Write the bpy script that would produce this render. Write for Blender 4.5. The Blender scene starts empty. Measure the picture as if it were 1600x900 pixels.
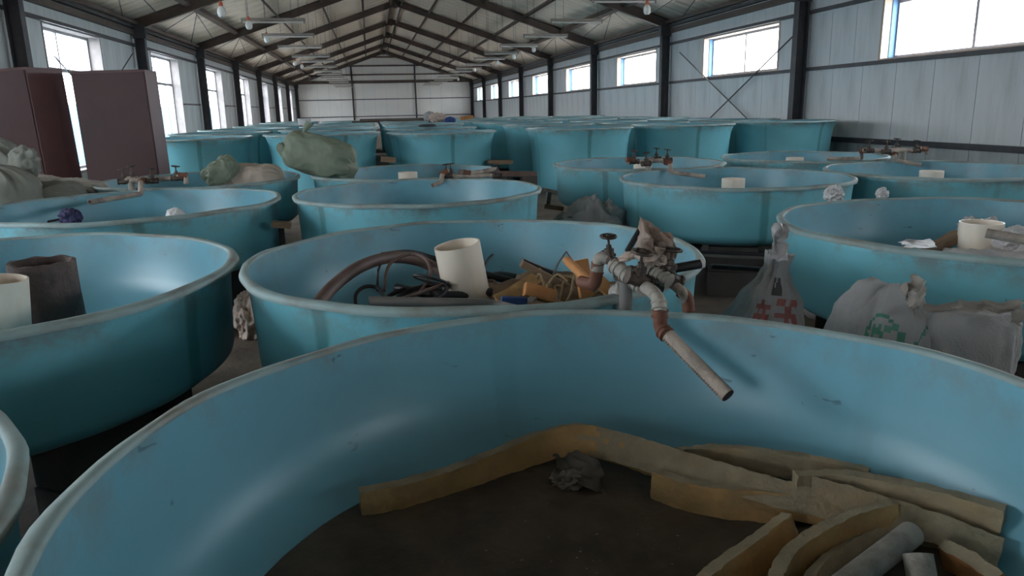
import bpy, bmesh, math, random
from mathutils import Vector, Matrix, noise
random.seed(7)
PI = math.pi
SC = bpy.context.scene
COL = SC.collection

# ------------------------------------------------------------------ camera
YAW, PITCH, ROLL, FPX, EYE = 0.18003, 0.23694, 0.02154, 1160.06, Vector((0, 0, 1.5))
_f = Vector((math.sin(YAW)*math.cos(PITCH), math.cos(YAW)*math.cos(PITCH), -math.sin(PITCH)))
_r0 = Vector((math.cos(YAW), -math.sin(YAW), 0)); _u0 = _r0.cross(_f)
_r = _r0*math.cos(ROLL) - _u0*math.sin(ROLL); _u = _u0*math.cos(ROLL) + _r0*math.sin(ROLL)
cam = bpy.data.cameras.new('camera'); cam.sensor_width = 36; cam.lens = FPX/1600*36
cam.clip_start = 0.02; cam.clip_end = 300
camo = bpy.data.objects.new('camera', cam); COL.objects.link(camo); SC.camera = camo
camo.matrix_world = Matrix(((_r.x, _u.x, -_f.x, EYE.x), (_r.y, _u.y, -_f.y, EYE.y), (_r.z, _u.z, -_f.z, EYE.z), (0, 0, 0, 1)))

def ray(x, y): return _f + _r*((x-800)/FPX) - _u*((y-450)/FPX)
def at(x, y, Y):                       # the point seen at a pixel, at depth Y down the hall
    d = ray(x, y); return EYE + d*(Y/d.y)
def atz(x, y, z):
    d = ray(x, y); return EYE + d*((z-EYE.z)/d.z)
def atx(x, y, X):
    d = ray(x, y); return EYE + d*(X/d.x)

# ------------------------------------------------------------------ world, light, exposure
SKY = 4.2
w = bpy.data.worlds.new('overcast_sky'); SC.world = w; w.use_nodes = True
nt = w.node_tree; nt.nodes.clear()
tc = nt.nodes.new('ShaderNodeTexCoord'); sx = nt.nodes.new('ShaderNodeSeparateXYZ')
mr = nt.nodes.new('ShaderNodeMapRange'); mr.inputs[1].default_value = -0.1; mr.inputs[2].default_value = 0.9
mx = nt.nodes.new('ShaderNodeMix'); mx.data_type = 'RGBA'
mx.inputs[6].default_value = (0.97, 0.98, 1.0, 1); mx.inputs[7].default_value = (0.94, 0.97, 1.0, 1)
bg = nt.nodes.new('ShaderNodeBackground'); bg.inputs[1].default_value = SKY
wo = nt.nodes.new('ShaderNodeOutputWorld')
nt.links.new(tc.outputs['Generated'], sx.inputs[0]); nt.links.new(sx.outputs[2], mr.inputs[0])
nt.links.new(mr.outputs[0], mx.inputs[0]); nt.links.new(mx.outputs[2], bg.inputs[0]); nt.links.new(bg.outputs[0], wo.inputs[0])
SC.view_settings.view_transform = 'Standard'; SC.view_settings.look = 'None'
SC.view_settings.gamma = 1.0; SC.view_settings.use_curve_mapping = False
SC.view_settings.exposure = 2.1
SC.cycles.max_bounces = 10; SC.cycles.diffuse_bounces = 7; SC.cycles.glossy_bounces = 4
SC.cycles.transparent_max_bounces = 8; SC.cycles.sample_clamp_indirect = 6.0; SC.cycles.caustics_reflective = False
SC.cycles.caustics_refractive = False

# ------------------------------------------------------------------ hall dimensions (metres)
S = 7.8                      # bay
XR, XL = 9.58, -6.4          # inner wall faces
XM = (XR+XL)/2
ZE, ZR = 4.10, 6.82          # eave and ridge of the roof underside
YF, YN = 9*S, -1*S           # far and near gable walls
SLOPE = (ZR-ZE)/(XR-XM)

def portal(name, c, sx_, sy_, rot):     # daylight guide in a real window opening
    l = bpy.data.lights.new(name, 'AREA'); l.shape = 'RECTANGLE'; l.size = sx_; l.size_y = sy_
    l.cycles.is_portal = True
    o = bpy.data.objects.new(name, l); o.location = c; o.rotation_euler = rot; COL.objects.link(o)

# ------------------------------------------------------------------ helpers
def setp(o, label=None, cat=None, group=None, kind=None):
    if label: o['label'] = label
    if cat: o['category'] = cat
    if group: o['group'] = group
    if kind: o['kind'] = kind
    return o
def empty(name, loc=(0, 0, 0), rz=0, **k):
    o = bpy.data.objects.new(name, None); o.empty_display_size = 0.1
    o.location = loc; o.rotation_euler = (0, 0, rz); COL.objects.link(o); return setp(o, **k)
def link(name, me, mats, parent=None, smooth=False, **k):
    o = bpy.data.objects.new(name, me); COL.objects.link(o)
    if not isinstance(mats, (list, tuple)): mats = [mats]
    if not me.materials:
        for m in mats: me.materials.append(m)
    if parent: o.parent = parent
    return setp(o, **k)
def mesh(name, bm, smooth=False, angle=None):
    me = bpy.data.meshes.new(name); bm.to_mesh(me); bm.free()
    if smooth:
        me.shade_smooth()
        if angle: me.set_sharp_from_angle(angle=math.radians(angle))
    return me
def obj(name, bm, mats, parent=None, smooth=False, angle=35, **k):
    return link(name, mesh(name, bm, smooth, angle), mats, parent, **k)
def box(bm, lo, hi, M=None, bevel=0, mi=0):
    c = [(a+b)/2 for a, b in zip(lo, hi)]; s = [b-a for a, b in zip(lo, hi)]
    T = Matrix.Translation(c) @ Matrix.Diagonal((*s, 1))
    if M is not None: T = M @ T
    r = bmesh.ops.create_cube(bm, size=1, matrix=T)
    fs = {f for v in r['verts'] for f in v.link_faces}
    for f in fs: f.material_index = mi
    if bevel:
        es = {e for v in r['verts'] for e in v.link_edges}
        bmesh.ops.bevel(bm, geom=list(es), offset=bevel, segments=2, affect='EDGES', profile=.6)
    return r
def frames(P):
    P = [Vector(p) for p in P]; n = len(P); T = []
    for i in range(n):
        t = (P[min(i+1, n-1)]-P[max(i-1, 0)]); T.append(t.normalized())
    up = Vector((0, 0, 1)) if abs(T[0].z) < .9 else Vector((1, 0, 0))
    N = [(up - T[0]*up.dot(T[0])).normalized()]
    for i in range(1, n):
        a = N[-1] - T[i]*N[-1].dot(T[i]); N.append(a.normalized() if a.length > 1e-6 else N[-1])
    return P, T, N
def tube(bm, P, r, seg=12, hollow=0, cap=True, mi=0):
    P, T, N = frames(P); rings = []
    for i, p in enumerate(P):
        B = T[i].cross(N[i]); rr = r[i] if isinstance(r, (list, tuple)) else r
        rings.append([bm.verts.new(p + (N[i]*math.cos(a)+B*math.sin(a))*rr) for a in [2*PI*k/seg for k in range(seg)]])
    def skin(A, Bq, flip=False):
        for k in range(seg):
            vs = [A[k], A[(k+1) % seg], Bq[(k+1) % seg], Bq[k]]
            f = bm.faces.new(vs[::-1] if flip else vs); f.material_index = mi
    for a, b in zip(rings, rings[1:]): skin(a, b)
    if hollow:
        inner = []
        for i, p in enumerate(P):
            B = T[i].cross(N[i]); rr = (r[i] if isinstance(r, (list, tuple)) else r)-hollow
            inner.append([bm.verts.new(p + (N[i]*math.cos(a)+B*math.sin(a))*rr) for a in [2*PI*k/seg for k in range(seg)]])
        for a, b in zip(inner, inner[1:]): skin(a, b, True)
        skin(inner[0], rings[0]); skin(rings[-1], inner[-1])
    elif cap:
        f = bm.faces.new(rings[0][::-1]); f.material_index = mi
        f = bm.faces.new(rings[-1]); f.material_index = mi
def smoothpath(P, n=6, closed=False):
    P = [Vector(p) for p in P]; out = []
    m = len(P)
    for i in range(m-1):
        p0, p1, p2, p3 = P[max(i-1, 0)], P[i], P[i+1], P[min(i+2, m-1)]
        for k in range(n):
            t = k/n
            out.append(.5*((2*p1)+(-p0+p2)*t+(2*p0-5*p1+4*p2-p3)*t*t+(-p0+3*p1-3*p2+p3)*t**3))
    out.append(P[-1]); return out
def fillet(P, r, n=5):
    P = [Vector(p) for p in P]; out = [P[0]]
    for a, b, c in zip(P, P[1:], P[2:]):
        u = (a-b); v = (c-b); d = min(r, u.length*.49, v.length*.49); u.normalize(); v.normalize()
        A = b+u*d; Cc = b+v*d
        for k in range(n+1):
            t = k/n; out.append(A*(1-t)**2 + b*2*t*(1-t) + Cc*t*t)
    out.append(P[-1]); return out
def lathe(bm, prof, seg=64, mi=None, close=False):
    rings = []
    for r, z in prof:
        if r < 1e-6: rings.append([bm.verts.new((0, 0, z))])
        else: rings.append([bm.verts.new((r*math.cos(2*PI*k/seg), r*math.sin(2*PI*k/seg), z)) for k in range(seg)])
    for j, (A, B) in enumerate(zip(rings, rings[1:])):
        for k in range(seg):
            k2 = (k+1) % seg
            if len(A) == 1: vs = [A[0], B[k2], B[k]]
            elif len(B) == 1: vs = [A[k], A[k2], B[0]]
            else: vs = [A[k], A[k2], B[k2], B[k]]
            f = bm.faces.new(vs)
            if mi: f.material_index = mi[j]
def copy_tree(o, parent=None, loc=None, rz=None):
    c = o.copy(); COL.objects.link(c); c.parent = parent
    if loc is not None: c.location = loc
    if rz is not None: c.rotation_euler = (0, 0, rz)
    for ch in o.children: copy_tree(ch, c)
    return c
def prism(bm, poly, y0, y1, M=None):     # poly in XZ, extruded in Y
    a = [bm.verts.new((x, y0, z)) for x, z in poly]; b = [bm.verts.new((x, y1, z)) for x, z in poly]
    n = len(poly)
    bm.faces.new(a); bm.faces.new(b[::-1])
    for i in range(n): bm.faces.new([a[i], b[i], b[(i+1) % n], a[(i+1) % n]])
    if M is not None: bmesh.ops.transform(bm, matrix=M, verts=a+b)

# ------------------------------------------------------------------ materials
def mat(name, col, rough=.6, metal=0, var=.12, scale=6, dirt=None, dirt_amt=.5, dirt_scale=3, bump=.0, bscale=60,
        stretch=None, spec=.5, coords='Object', trans=0):
    m = bpy.data.materials.new(name); m.use_nodes = True; nt = m.node_tree; N = nt.nodes; L = nt.links
    b = N['Principled BSDF']; b.inputs['Roughness'].default_value = rough; b.inputs['Metallic'].default_value = metal
    b.inputs['Specular IOR Level'].default_value = spec
    if trans: b.inputs['Transmission Weight'].default_value = trans
    tc = N.new('ShaderNodeTexCoord'); mp = N.new('ShaderNodeMapping'); L.new(tc.outputs[coords], mp.inputs[0])
    if stretch: mp.inputs['Scale'].default_value = stretch
    n1 = N.new('ShaderNodeTexNoise'); n1.inputs['Scale'].default_value = scale; n1.inputs['Detail'].default_value = 5
    L.new(mp.outputs[0], n1.inputs[0])
    mr = N.new('ShaderNodeMapRange'); mr.inputs[1].default_value = .25; mr.inputs[2].default_value = .75
    mr.inputs[3].default_value = 1-var; mr.inputs[4].default_value = 1+var; L.new(n1.outputs[0], mr.inputs[0])
    mul = N.new('ShaderNodeMix'); mul.data_type = 'RGBA'; mul.blend_type = 'MULTIPLY'; mul.inputs[0].default_value = 1
    mul.inputs[6].default_value = (*col, 1); L.new(mr.outputs[0], mul.inputs[7]); out = mul.outputs[2]
    if dirt:
        n2 = N.new('ShaderNodeTexNoise'); n2.inputs['Scale'].default_value = dirt_scale; n2.inputs['Detail'].default_value = 7
        n2.inputs['Roughness'].default_value = .65; L.new(mp.outputs[0], n2.inputs[0])
        cr = N.new('ShaderNodeMapRange'); cr.inputs[1].default_value = .48; cr.inputs[2].default_value = .68
        cr.inputs[4].default_value = dirt_amt; L.new(n2.outputs[0], cr.inputs[0])
        mx = N.new('ShaderNodeMix'); mx.data_type = 'RGBA'; L.new(cr.outputs[0], mx.inputs[0]); L.new(out, mx.inputs[6])
        mx.inputs[7].default_value = (*dirt, 1); out = mx.outputs[2]
    L.new(out, b.inputs['Base Color'])
    if bump:
        n3 = N.new('ShaderNodeTexNoise'); n3.inputs['Scale'].default_value = bscale; n3.inputs['Detail'].default_value = 4
        L.new(mp.outputs[0], n3.inputs[0]); bp = N.new('ShaderNodeBump'); bp.inputs['Strength'].default_value = bump
        bp.inputs['Distance'].default_value = .01; L.new(n3.outputs[0], bp.inputs['Height']); L.new(bp.outputs[0], b.inputs['Normal'])
    return m

def tank_mat(name, col, seam_col, rough, top_dirt):
    """moulded fibreglass: mottled gelcoat, an overlapped seam band at one angle, grime under the rim, scuffs"""
    m = mat(name, col, rough, var=.09, scale=2.2, bump=.03, bscale=7)
    nt = m.node_tree; N = nt.nodes; L = nt.links; b = N['Principled BSDF']
    src = b.inputs['Base Color'].links[0].from_socket
    tc = next(n for n in N if n.type == 'TEX_COORD')
    sep = N.new('ShaderNodeSeparateXYZ'); L.new(tc.outputs['Object'], sep.inputs[0])
    def mth(op, a, c=None, d=None):
        n = N.new('ShaderNodeMath'); n.operation = op
        for i, v in enumerate((a, c, d)):
            if v is None: continue
            if isinstance(v, (int, float)): n.inputs[i].default_value = v
            else: L.new(v, n.inputs[i])
        return n.outputs[0]
    ang = mth('ARCTAN2', sep.outputs[1], sep.outputs[0])
    nz = N.new('ShaderNodeTexNoise'); nz.inputs['Scale'].default_value = 9; L.new(tc.outputs['Object'], nz.inputs[0])
    a2 = mth('ADD', ang, mth('MULTIPLY', mth('SUBTRACT', nz.outputs[0], .5), .03))
    out = src
    for a0, wd, s in ((-1.571, .024, .75), (1.45, .03, .5), (-2.75, .012, .35), (.3, .02, .4)):
        d = mth('ABSOLUTE', mth('SUBTRACT', a2, a0))
        mr = N.new('ShaderNodeMapRange'); mr.inputs[1].default_value = wd; mr.inputs[2].default_value = wd+.02
        mr.inputs[3].default_value = s; mr.inputs[4].default_value = 0; L.new(d, mr.inputs[0])
        mx = N.new('ShaderNodeMix'); mx.data_type = 'RGBA'; L.new(mr.outputs[0], mx.inputs[0]); L.new(out, mx.inputs[6])
        mx.inputs[7].default_value = (*seam_col, 1); out = mx.outputs[2]
    # grime band just under the rim
    g = N.new('ShaderNodeMapRange'); g.inputs[1].default_value = -.16; g.inputs[2].default_value = -.03
    L.new(sep.outputs[2], g.inputs[0])
    n2 = N.new('ShaderNodeTexNoise'); n2.inputs['Scale'].default_value = 5; n2.inputs['Detail'].default_value = 8
    n2.inputs['Roughness'].default_value = .7; L.new(tc.outputs['Object'], n2.inputs[0])
    r2 = N.new('ShaderNodeMapRange'); r2.inputs[1].default_value = .45; r2.inputs[2].default_value = .62; L.new(n2.outputs[0], r2.inputs[0])
    fac = mth('MULTIPLY', mth('MULTIPLY', g.outputs[0], r2.outputs[0]), top_dirt)
    mx = N.new('ShaderNodeMix'); mx.data_type = 'RGBA'; L.new(fac, mx.inputs[0]); L.new(out, mx.inputs[6])
    mx.inputs[7].default_value = (.19, .18, .15, 1); out = mx.outputs[2]
    # sparse dark scuffs
    mp = N.new('ShaderNodeMapping'); mp.inputs['Scale'].default_value = (6, 6, 11); L.new(tc.outputs['Object'], mp.inputs[0])
    n3 = N.new('ShaderNodeTexNoise'); n3.inputs['Scale'].default_value = 1.6; n3.inputs['Detail'].default_value = 3
    n3.inputs['Distortion'].default_value = .8; L.new(mp.outputs[0], n3.inputs[0])
    r3 = N.new('ShaderNodeMapRange'); r3.inputs[1].default_value = .715; r3.inputs[2].default_value = .75; r3.inputs[4].default_value = .6
    L.new(n3.outputs[0], r3.inputs[0])
    mx = N.new('ShaderNodeMix'); mx.data_type = 'RGBA'; L.new(r3.outputs[0], mx.inputs[0]); L.new(out, mx.inputs[6])
    mx.inputs[7].default_value = (.03, .10, .11, 1); out = mx.outputs[2]
    L.new(out, b.inputs['Base Color']); return m

M = {}
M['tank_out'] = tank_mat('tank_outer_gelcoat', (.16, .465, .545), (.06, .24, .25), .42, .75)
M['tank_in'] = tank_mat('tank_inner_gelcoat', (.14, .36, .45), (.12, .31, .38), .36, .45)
M['rim'] = mat('worn_rim', (.27, .37, .37), .6, var=.15, scale=5, dirt=(.20, .18, .145), dirt_amt=.85, dirt_scale=3, bump=.1, bscale=40)
M['wall'] = mat('white_sandwich_panel', (.66, .69, .71), .5, var=.06, scale=.8, dirt=(.36, .38, .38), dirt_amt=.45, dirt_scale=1.5, stretch=(1, 1.6, .25))
M['wall_far'] = mat('cream_sandwich_panel', (.70, .68, .65), .55, var=.05, scale=.8)
M['wall_low'] = mat('damp_stained_panel', (.46, .50, .51), .5, var=.1, scale=.8, dirt=(.16, .18, .17), dirt_amt=.6, dirt_scale=1.1, stretch=(1, 1.2, .35))
M['seam'] = mat('panel_backing', (.30, .32, .34), .7)
M['steel'] = mat('dark_painted_steel', (.052, .050, .058), .5, var=.2, scale=5, dirt=(.11, .095, .09), dirt_amt=.4, dirt_scale=4)
M['rafter'] = mat('brown_painted_steel', (.085, .057, .045), .55, var=.2, scale=4, dirt=(.10, .08, .065), dirt_amt=.4, dirt_scale=4)
M['roof'] = mat('galvanised_roof_sheet', (.82, .72, .60), .38, metal=.0, var=.28, scale=1.6, dirt=(.42, .35, .27), dirt_amt=.75, dirt_scale=1.8, stretch=(.22, 3.0, 1), bump=.12, bscale=5)
M['floor'] = mat('dirty_concrete', (.165, .128, .098), .75, var=.3, scale=3, dirt=(.04, .033, .028), dirt_amt=.7, dirt_scale=2, bump=.4, bscale=25)
M['frame'] = mat('grey_window_frame', (.30, .30, .33), .45, var=.06)
M['reveal2'] = mat('plaster_reveal', (.28, .255, .25), .8, var=.15, dirt=(.3, .27, .26), dirt_amt=.4)
M['reveal'] = mat('timber_reveal', (.55, .44, .37), .65, var=.15, dirt=(.3, .24, .2), dirt_amt=.4)
M['bluefoil'] = mat('blue_foil_strip', (.10, .24, .45), .5)
M['pvc'] = mat('white_pvc_pipe', (.76, .67, .56), .4, var=.07, scale=8, dirt=(.45, .37, .27), dirt_amt=.4, dirt_scale=5, stretch=(1, 1, .3))
M['oldpipe'] = mat('scaled_old_pipe', (.40, .33, .28), .7, var=.25, scale=12, dirt=(.13, .105, .09), dirt_amt=.8, dirt_scale=9, bump=.6, bscale=80)
M['fit'] = mat('limescaled_fitting', (.34, .31, .27), .65, var=.2, scale=14, dirt=(.12, .10, .085), dirt_amt=.7, dirt_scale=12, bump=.5, bscale=70)
M['rust'] = mat('rusty_brown_fitting', (.17, .062, .035), .65, var=.3, scale=14, dirt=(.09, .05, .04), dirt_amt=.6, dirt_scale=9, bump=.4, bscale=60)
M['valve'] = mat('grimy_brass_valve', (.060, .045, .038), .5, metal=.35, var=.3, scale=20, dirt=(.16, .12, .09), dirt_amt=.6, dirt_scale=18, bump=.5, bscale=90)
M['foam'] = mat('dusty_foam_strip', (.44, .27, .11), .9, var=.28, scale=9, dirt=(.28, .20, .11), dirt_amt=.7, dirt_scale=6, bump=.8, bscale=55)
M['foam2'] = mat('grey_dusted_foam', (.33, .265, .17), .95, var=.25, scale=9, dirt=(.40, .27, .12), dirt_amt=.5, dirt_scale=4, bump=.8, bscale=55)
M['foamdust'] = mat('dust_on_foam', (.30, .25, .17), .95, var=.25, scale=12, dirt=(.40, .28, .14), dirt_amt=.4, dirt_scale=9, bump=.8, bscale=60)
M['mud'] = mat('dried_tank_mud', (.085, .064, .045), .9, var=.35, scale=7, dirt=(.045, .034, .026), dirt_amt=.8, dirt_scale=5, bump=.6, bscale=30)
M['orange'] = mat('orange_sponge_board', (.50, .22, .075), .8, var=.2, scale=9, dirt=(.28, .13, .05), dirt_amt=.4, bump=.3)
M['hose'] = mat('black_rubber_hose', (.018, .018, .022), .45, var=.3, scale=14, dirt=(.08, .065, .055), dirt_amt=.4, dirt_scale=10)
M['hosebr'] = mat('dusty_brown_hose', (.13, .082, .068), .6, var=.3, scale=8, dirt=(.16, .12, .11), dirt_amt=.5)
M['greypipe'] = mat('grey_plastic_conduit', (.17, .16, .15), .4, var=.2, scale=8, dirt=(.20, .18, .16), dirt_amt=.5, dirt_scale=9)
M['rod'] = mat('tarnished_steel_rod', (.15, .14, .13), .5, metal=.4, var=.2)
M['wood'] = mat('old_timber', (.22, .15, .095), .8, var=.25, scale=4, stretch=(1, 8, 8), dirt=(.1, .075, .055), dirt_amt=.6)
M['maroon'] = mat('maroon_painted_steel', (.075, .026, .027), .5, var=.12, scale=2, dirt=(.055, .018, .018), dirt_amt=.5, dirt_scale=1.5)
M['maroon2'] = mat('maroon_cabinet_side', (.13, .055, .055), .45, var=.1)
M['sack_grey'] = mat('grey_woven_sack', (.36, .36, .36), .8, var=.15, scale=5, dirt=(.24, .23, .22), dirt_amt=.5, bump=.4, bscale=120)
M['sack_white'] = mat('soiled_white_woven_sack', (.52, .49, .45), .75, var=.15, scale=5, dirt=(.32, .28, .24), dirt_amt=.6, bump=.3, bscale=120)
M['sack_green'] = mat('olive_green_woven_sack', (.20, .235, .17), .6, var=.15, scale=5, dirt=(.30, .31, .24), dirt_amt=.35, bump=.3, bscale=120)
M['sack_beige'] = mat('beige_woven_sack', (.50, .42, .35), .75, var=.15, scale=5, dirt=(.36, .25, .2), dirt_amt=.45, bump=.3, bscale=120)
M['sack_pile'] = mat('grey_green_woven_sack', (.23, .235, .205), .75, var=.2, scale=3, dirt=(.15, .15, .13), dirt_amt=.5, bump=.3, bscale=120)
M['print_red'] = mat('faded_red_print', (.30, .10, .09), .7, var=.25, scale=20)
M['print_green'] = mat('green_print', (.07, .25, .18), .7, var=.2, scale=20)
M['print_dark'] = mat('dark_print', (.06, .06, .06), .7, var=.2, scale=20)
M['rag'] = mat('stiff_dusty_rag', (.58, .46, .39), .9, var=.3, scale=9, dirt=(.26, .19, .15), dirt_amt=.7, dirt_scale=8, bump=.6, bscale=60)
M['plastic'] = mat('crumpled_film', (.62, .60, .60), .35, var=.15, scale=8, dirt=(.38, .34, .33), dirt_amt=.5)
M['bag_dirty'] = mat('muddy_crumpled_bag', (.24, .21, .17), .6, var=.35, scale=10, dirt=(.05, .045, .038), dirt_amt=.8, dirt_scale=7)
M['purple'] = mat('dark_blue_cloth', (.04, .04, .10), .85, var=.3)
M['blue'] = mat('blue_plastic', (.03, .07, .22), .5)
M['clay'] = mat('rusted_thick_pipe', (.075, .055, .05), .85, var=.35, scale=8, dirt=(.20, .13, .105), dirt_amt=.7, dirt_scale=6, bump=1, bscale=35)
M['rope'] = mat('frayed_straw_rope', (.28, .20, .11), .9, var=.35, scale=25)
M['block'] = mat('concrete_block', (.085, .075, .068), .85, var=.2, scale=8, dirt=(.06, .055, .05), dirt_amt=.5, bump=.5)
M['tube_lamp'] = mat('unlit_tube_glass', (.72, .70, .66), .3, var=.03)
M['fixture'] = mat('dusty_lamp_batten', (.30, .26, .23), .5, var=.15)
M['bulb'] = mat('unlit_white_bulb', (.80, .80, .78), .2, var=.02)
M['socket'] = mat('orange_lamp_socket', (.55, .13, .06), .45)
M['wire'] = mat('thin_cable', (.04, .035, .035), .6)
M['fence'] = mat('pale_blue_yard_fence', (.13, .30, .40), .6, var=.05)
M['yard'] = mat('yard_concrete', (.68, .67, .65), .8)
M['end_grain'] = mat('pipe_end_crust', (.09, .045, .04), .85, var=.4, scale=40, bump=1)
g = bpy.data.materials.new('window_glass'); g.use_nodes = True; nt = g.node_tree; nt.nodes.clear()
o_ = nt.nodes.new('ShaderNodeOutputMaterial'); tr = nt.nodes.new('ShaderNodeBsdfTransparent'); gl = nt.nodes.new('ShaderNodeBsdfGlossy')
tr.inputs[0].default_value = (.93, .96, .98, 1); gl.inputs['Roughness'].default_value = .08
ms = nt.nodes.new('ShaderNodeMixShader'); ms.inputs[0].default_value = .05
nt.links.new(tr.outputs[0], ms.inputs[1]); nt.links.new(gl.outputs[0], ms.inputs[2]); nt.links.new(ms.outputs[0], o_.inputs[0])
M['glass'] = g

# ================================================================== THE HALL
bm = bmesh.new(); box(bm, (XL-.3, YN-.3, -.3), (XR+.3, YF+.3, 0)); obj('floor', bm, M['floor'], kind='structure')
bm = bmesh.new(); box(bm, (-60, -60, -.5), (60, 130, -.31)); obj('ground', bm, M['yard'], kind='structure')
bm = bmesh.new(); box(bm, (-11.2, -10, -.31), (-11.1, 82, 2.0)); obj('yard_fence', bm, M['fence'], label='pale blue panel fence outside the tall windows', cat='fence')

def panel_box(bm, x0, x1, y0, y1, z0, z1, t=.0):
    box(bm, (x0, y0, z0), (x1, y1, z1))
PANELS = {}
def wall_panels(parent, side, spans, z0, z1, material, x):
    """upright sandwich panels, a thin recessed joint between each"""
    for y0, y1 in spans:
        n = max(1, round((y1-y0)/.975)); wd = (y1-y0)/n
        for k in range(n):
            key = (side, round(wd, 3), round(z1-z0, 3), material.name)
            if key not in PANELS:
                b = bmesh.new(); box(b, (-.05 if side > 0 else 0, .006, 0), (0.05 if side < 0 else 0, wd-.006, z1-z0)) if False else box(b, (0, .006, 0), (.06, wd-.006, z1-z0))
                PANELS[key] = mesh('wall_panel', b)
            o = link('wall_panel', PANELS[key], material, parent)
            o.location = (x if side > 0 else x-.06, y0+k*wd, z0)
# right wall: strip of high windows between two girts
SILR, LINR = 2.24, 3.33
SILL, LINL = .35, 3.40
def wall_side(name, X, side, sil, lin, o0, o1):
    w = empty(name, (0, 0, 0), kind='structure')
    out = X + side*.10
    b = bmesh.new()
    a, c = (X+.061*side, X+.35*side); x0, x1 = min(a, c), max(a, c)
    box(b, (x0, YN, -.1), (x1, YF, sil)); box(b, (x0, YN, lin), (x1, YF, ZE+.25))
    for n in range(-1, 9):
        y = n*S
        box(b, (x0, y, sil), (x1, y+o0, lin)); box(b, (x0, y+o1, sil), (x1, y+S, lin))
    obj('wall_backing', b, M['seam'], w)
    for n in range(-1, 9):
        y = n*S
        wall_panels(w, side, [(y, y+S)], 0, .74, M['wall_low'], X)
        wall_panels(w, side, [(y, y+S)], .74, sil if sil > .8 else .74001, M['wall'], X) if sil > .8 else None
        lo = sil if sil > .8 else .74
        wall_panels(w, side, [(y, y+o0), (y+o1, y+S)], lo, lin, M['wall'], X)
        wall_panels(w, side, [(y, y+S)], lin, ZE+.22, M['wall'], X)
    return w
OR0, OR1 = 1.28, 5.36
OL0, OL1 = 1.72, 5.05
wr = wall_side('wall_right', XR, 1, SILR, LINR, OR0, OR1)
# left wall: low part of the bays is cut where the tall windows start
wl = empty('wall_left', (0, 0, 0), kind='structure')
b = bmesh.new(); x0, x1 = XL-.35, XL-.061
box(b, (x0, YN, -.1), (x1, YF, SILL)); box(b, (x0, YN, LINL), (x1, YF, ZE+.25))
for n in range(-1, 9):
    y = n*S; box(b, (x0, y, SILL), (x1, y+OL0, LINL)); box(b, (x0, y+OL1, SILL), (x1, y+S, LINL))
obj('wall_backing', b, M['seam'], wl)
for n in range(-1, 9):
    y = n*S
    wall_panels(wl, -1, [(y, y+S)], 0, SILL, M['wall_low'], XL)
    wall_panels(wl, -1, [(y, y+OL0), (y+OL1, y+S)], SILL, 1.9, M['wall'], XL)
    wall_panels(wl, -1, [(y, y+OL0), (y+OL1, y+S)], 1.91, LINL, M['wall'], XL)
    wall_panels(wl, -1, [(y, y+S)], LINL, ZE+.22, M['wall'], XL)
# girts (horizontal rails) as parts of the walls
def rail(parent, name, lo, hi, m=None):
    b = bmesh.new(); box(b, lo, hi); return obj(name, b, m or M['steel'], parent)
for z, h in ((2.17, .07), (3.36, .07), (.69, .10)):
    rail(wr, 'girt', (XR-.09, YN, z), (XR-.002, YF, z+h))
for z, h in ((3.42, .07), (1.87, .05)):
    if z > 3: rail(wl, 'girt', (XL+.002, YN, z), (XL+.09, YF, z+h))
    else:
        for n in range(-1, 9): rail(wl, 'girt', (XL+.002, n*S+OL1+.12, z), (XL+.06, n*S+S-.12, z+h))
# eave ledges and struts
for i, (X, sd) in enumerate(((XR, -1), (XL, 1))):
    t = empty(f'trim_{i+1}', (0, 0, 0), kind='structure')
    def rl(name, dx0, dx1, z0, z1, m):
        a, c = X+sd*dx0, X+sd*dx1; rail(t, name, (min(a, c), YN, z0), (max(a, c), YF, z1), m)
    rl('eave_ledge', .0, .10, 3.72, 3.86, M['rafter'])
    rl('eave_strut', .12, .24, 3.99, 4.09, M['rafter'])
    rl('eave_gutter', .0, .14, 3.90, 3.96, M['steel'])

# far gable wall
wb = empty('wall_back', (0, YF, 0), kind='structure')
b = bmesh.new(); prism(b, [(XL-.2, 0), (XR+.2, 0), (XR+.2, ZE+.2), (XM, ZR+.3), (XL-.2, ZE+.2)], .07, .17); obj('wall_backing', b, M['seam'], wb)
n = 16; wd = (XR-XL)/n
for k in range(n):
    x0 = XL+k*wd+.006; x1 = XL+(k+1)*wd-.006
    f = lambda x: ZR+.12-abs(x-XM)*SLOPE
    b = bmesh.new(); pts = [(x0, 0), (x1, 0), (x1, f(x1))] + ([(XM, f(XM))] if x0 < XM < x1 else []) + [(x0, f(x0))]
    prism(b, pts, 0, .06); obj('wall_panel', b, M['wall_far'], wb)
for z, h in ((1.06, .07), (2.55, .07), (3.97, .26), (4.66, .12), (5.42, .12), (6.16, .12)):
    hw = (XR-XL)/2 if z < 4.05 else (ZR-z)/SLOPE
    b = bmesh.new(); box(b, (XM-hw+.05, -.1, z), (XM+hw-.05, -.002, z+h)); obj('girt', b, M['steel'] if z < 3 else M['rafter'], wb)
for x in (-1.35, 4.25):
    b = bmesh.new(); box(b, (x-.07, -.12, 0), (x+.07, -.101, ZR-abs(x-XM)*SLOPE-.1)); box(b, (x-.02, -.22, 0), (x+.02, -.12, ZR-abs(x-XM)*SLOPE-.1)); obj('gable_post', b, M['steel'], wb)
# near gable wall (behind the photographer)
wf = empty('wall_front', (0, YN, 0), kind='structure')
b = bmesh.new(); prism(b, [(XL-.35, 0), (XR+.35, 0), (XR+.35, ZE), (XM, ZR+.3), (XL-.35, ZE)], -.16, 0)
obj('gable_panel', b, M['wall_far'], wf)

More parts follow.
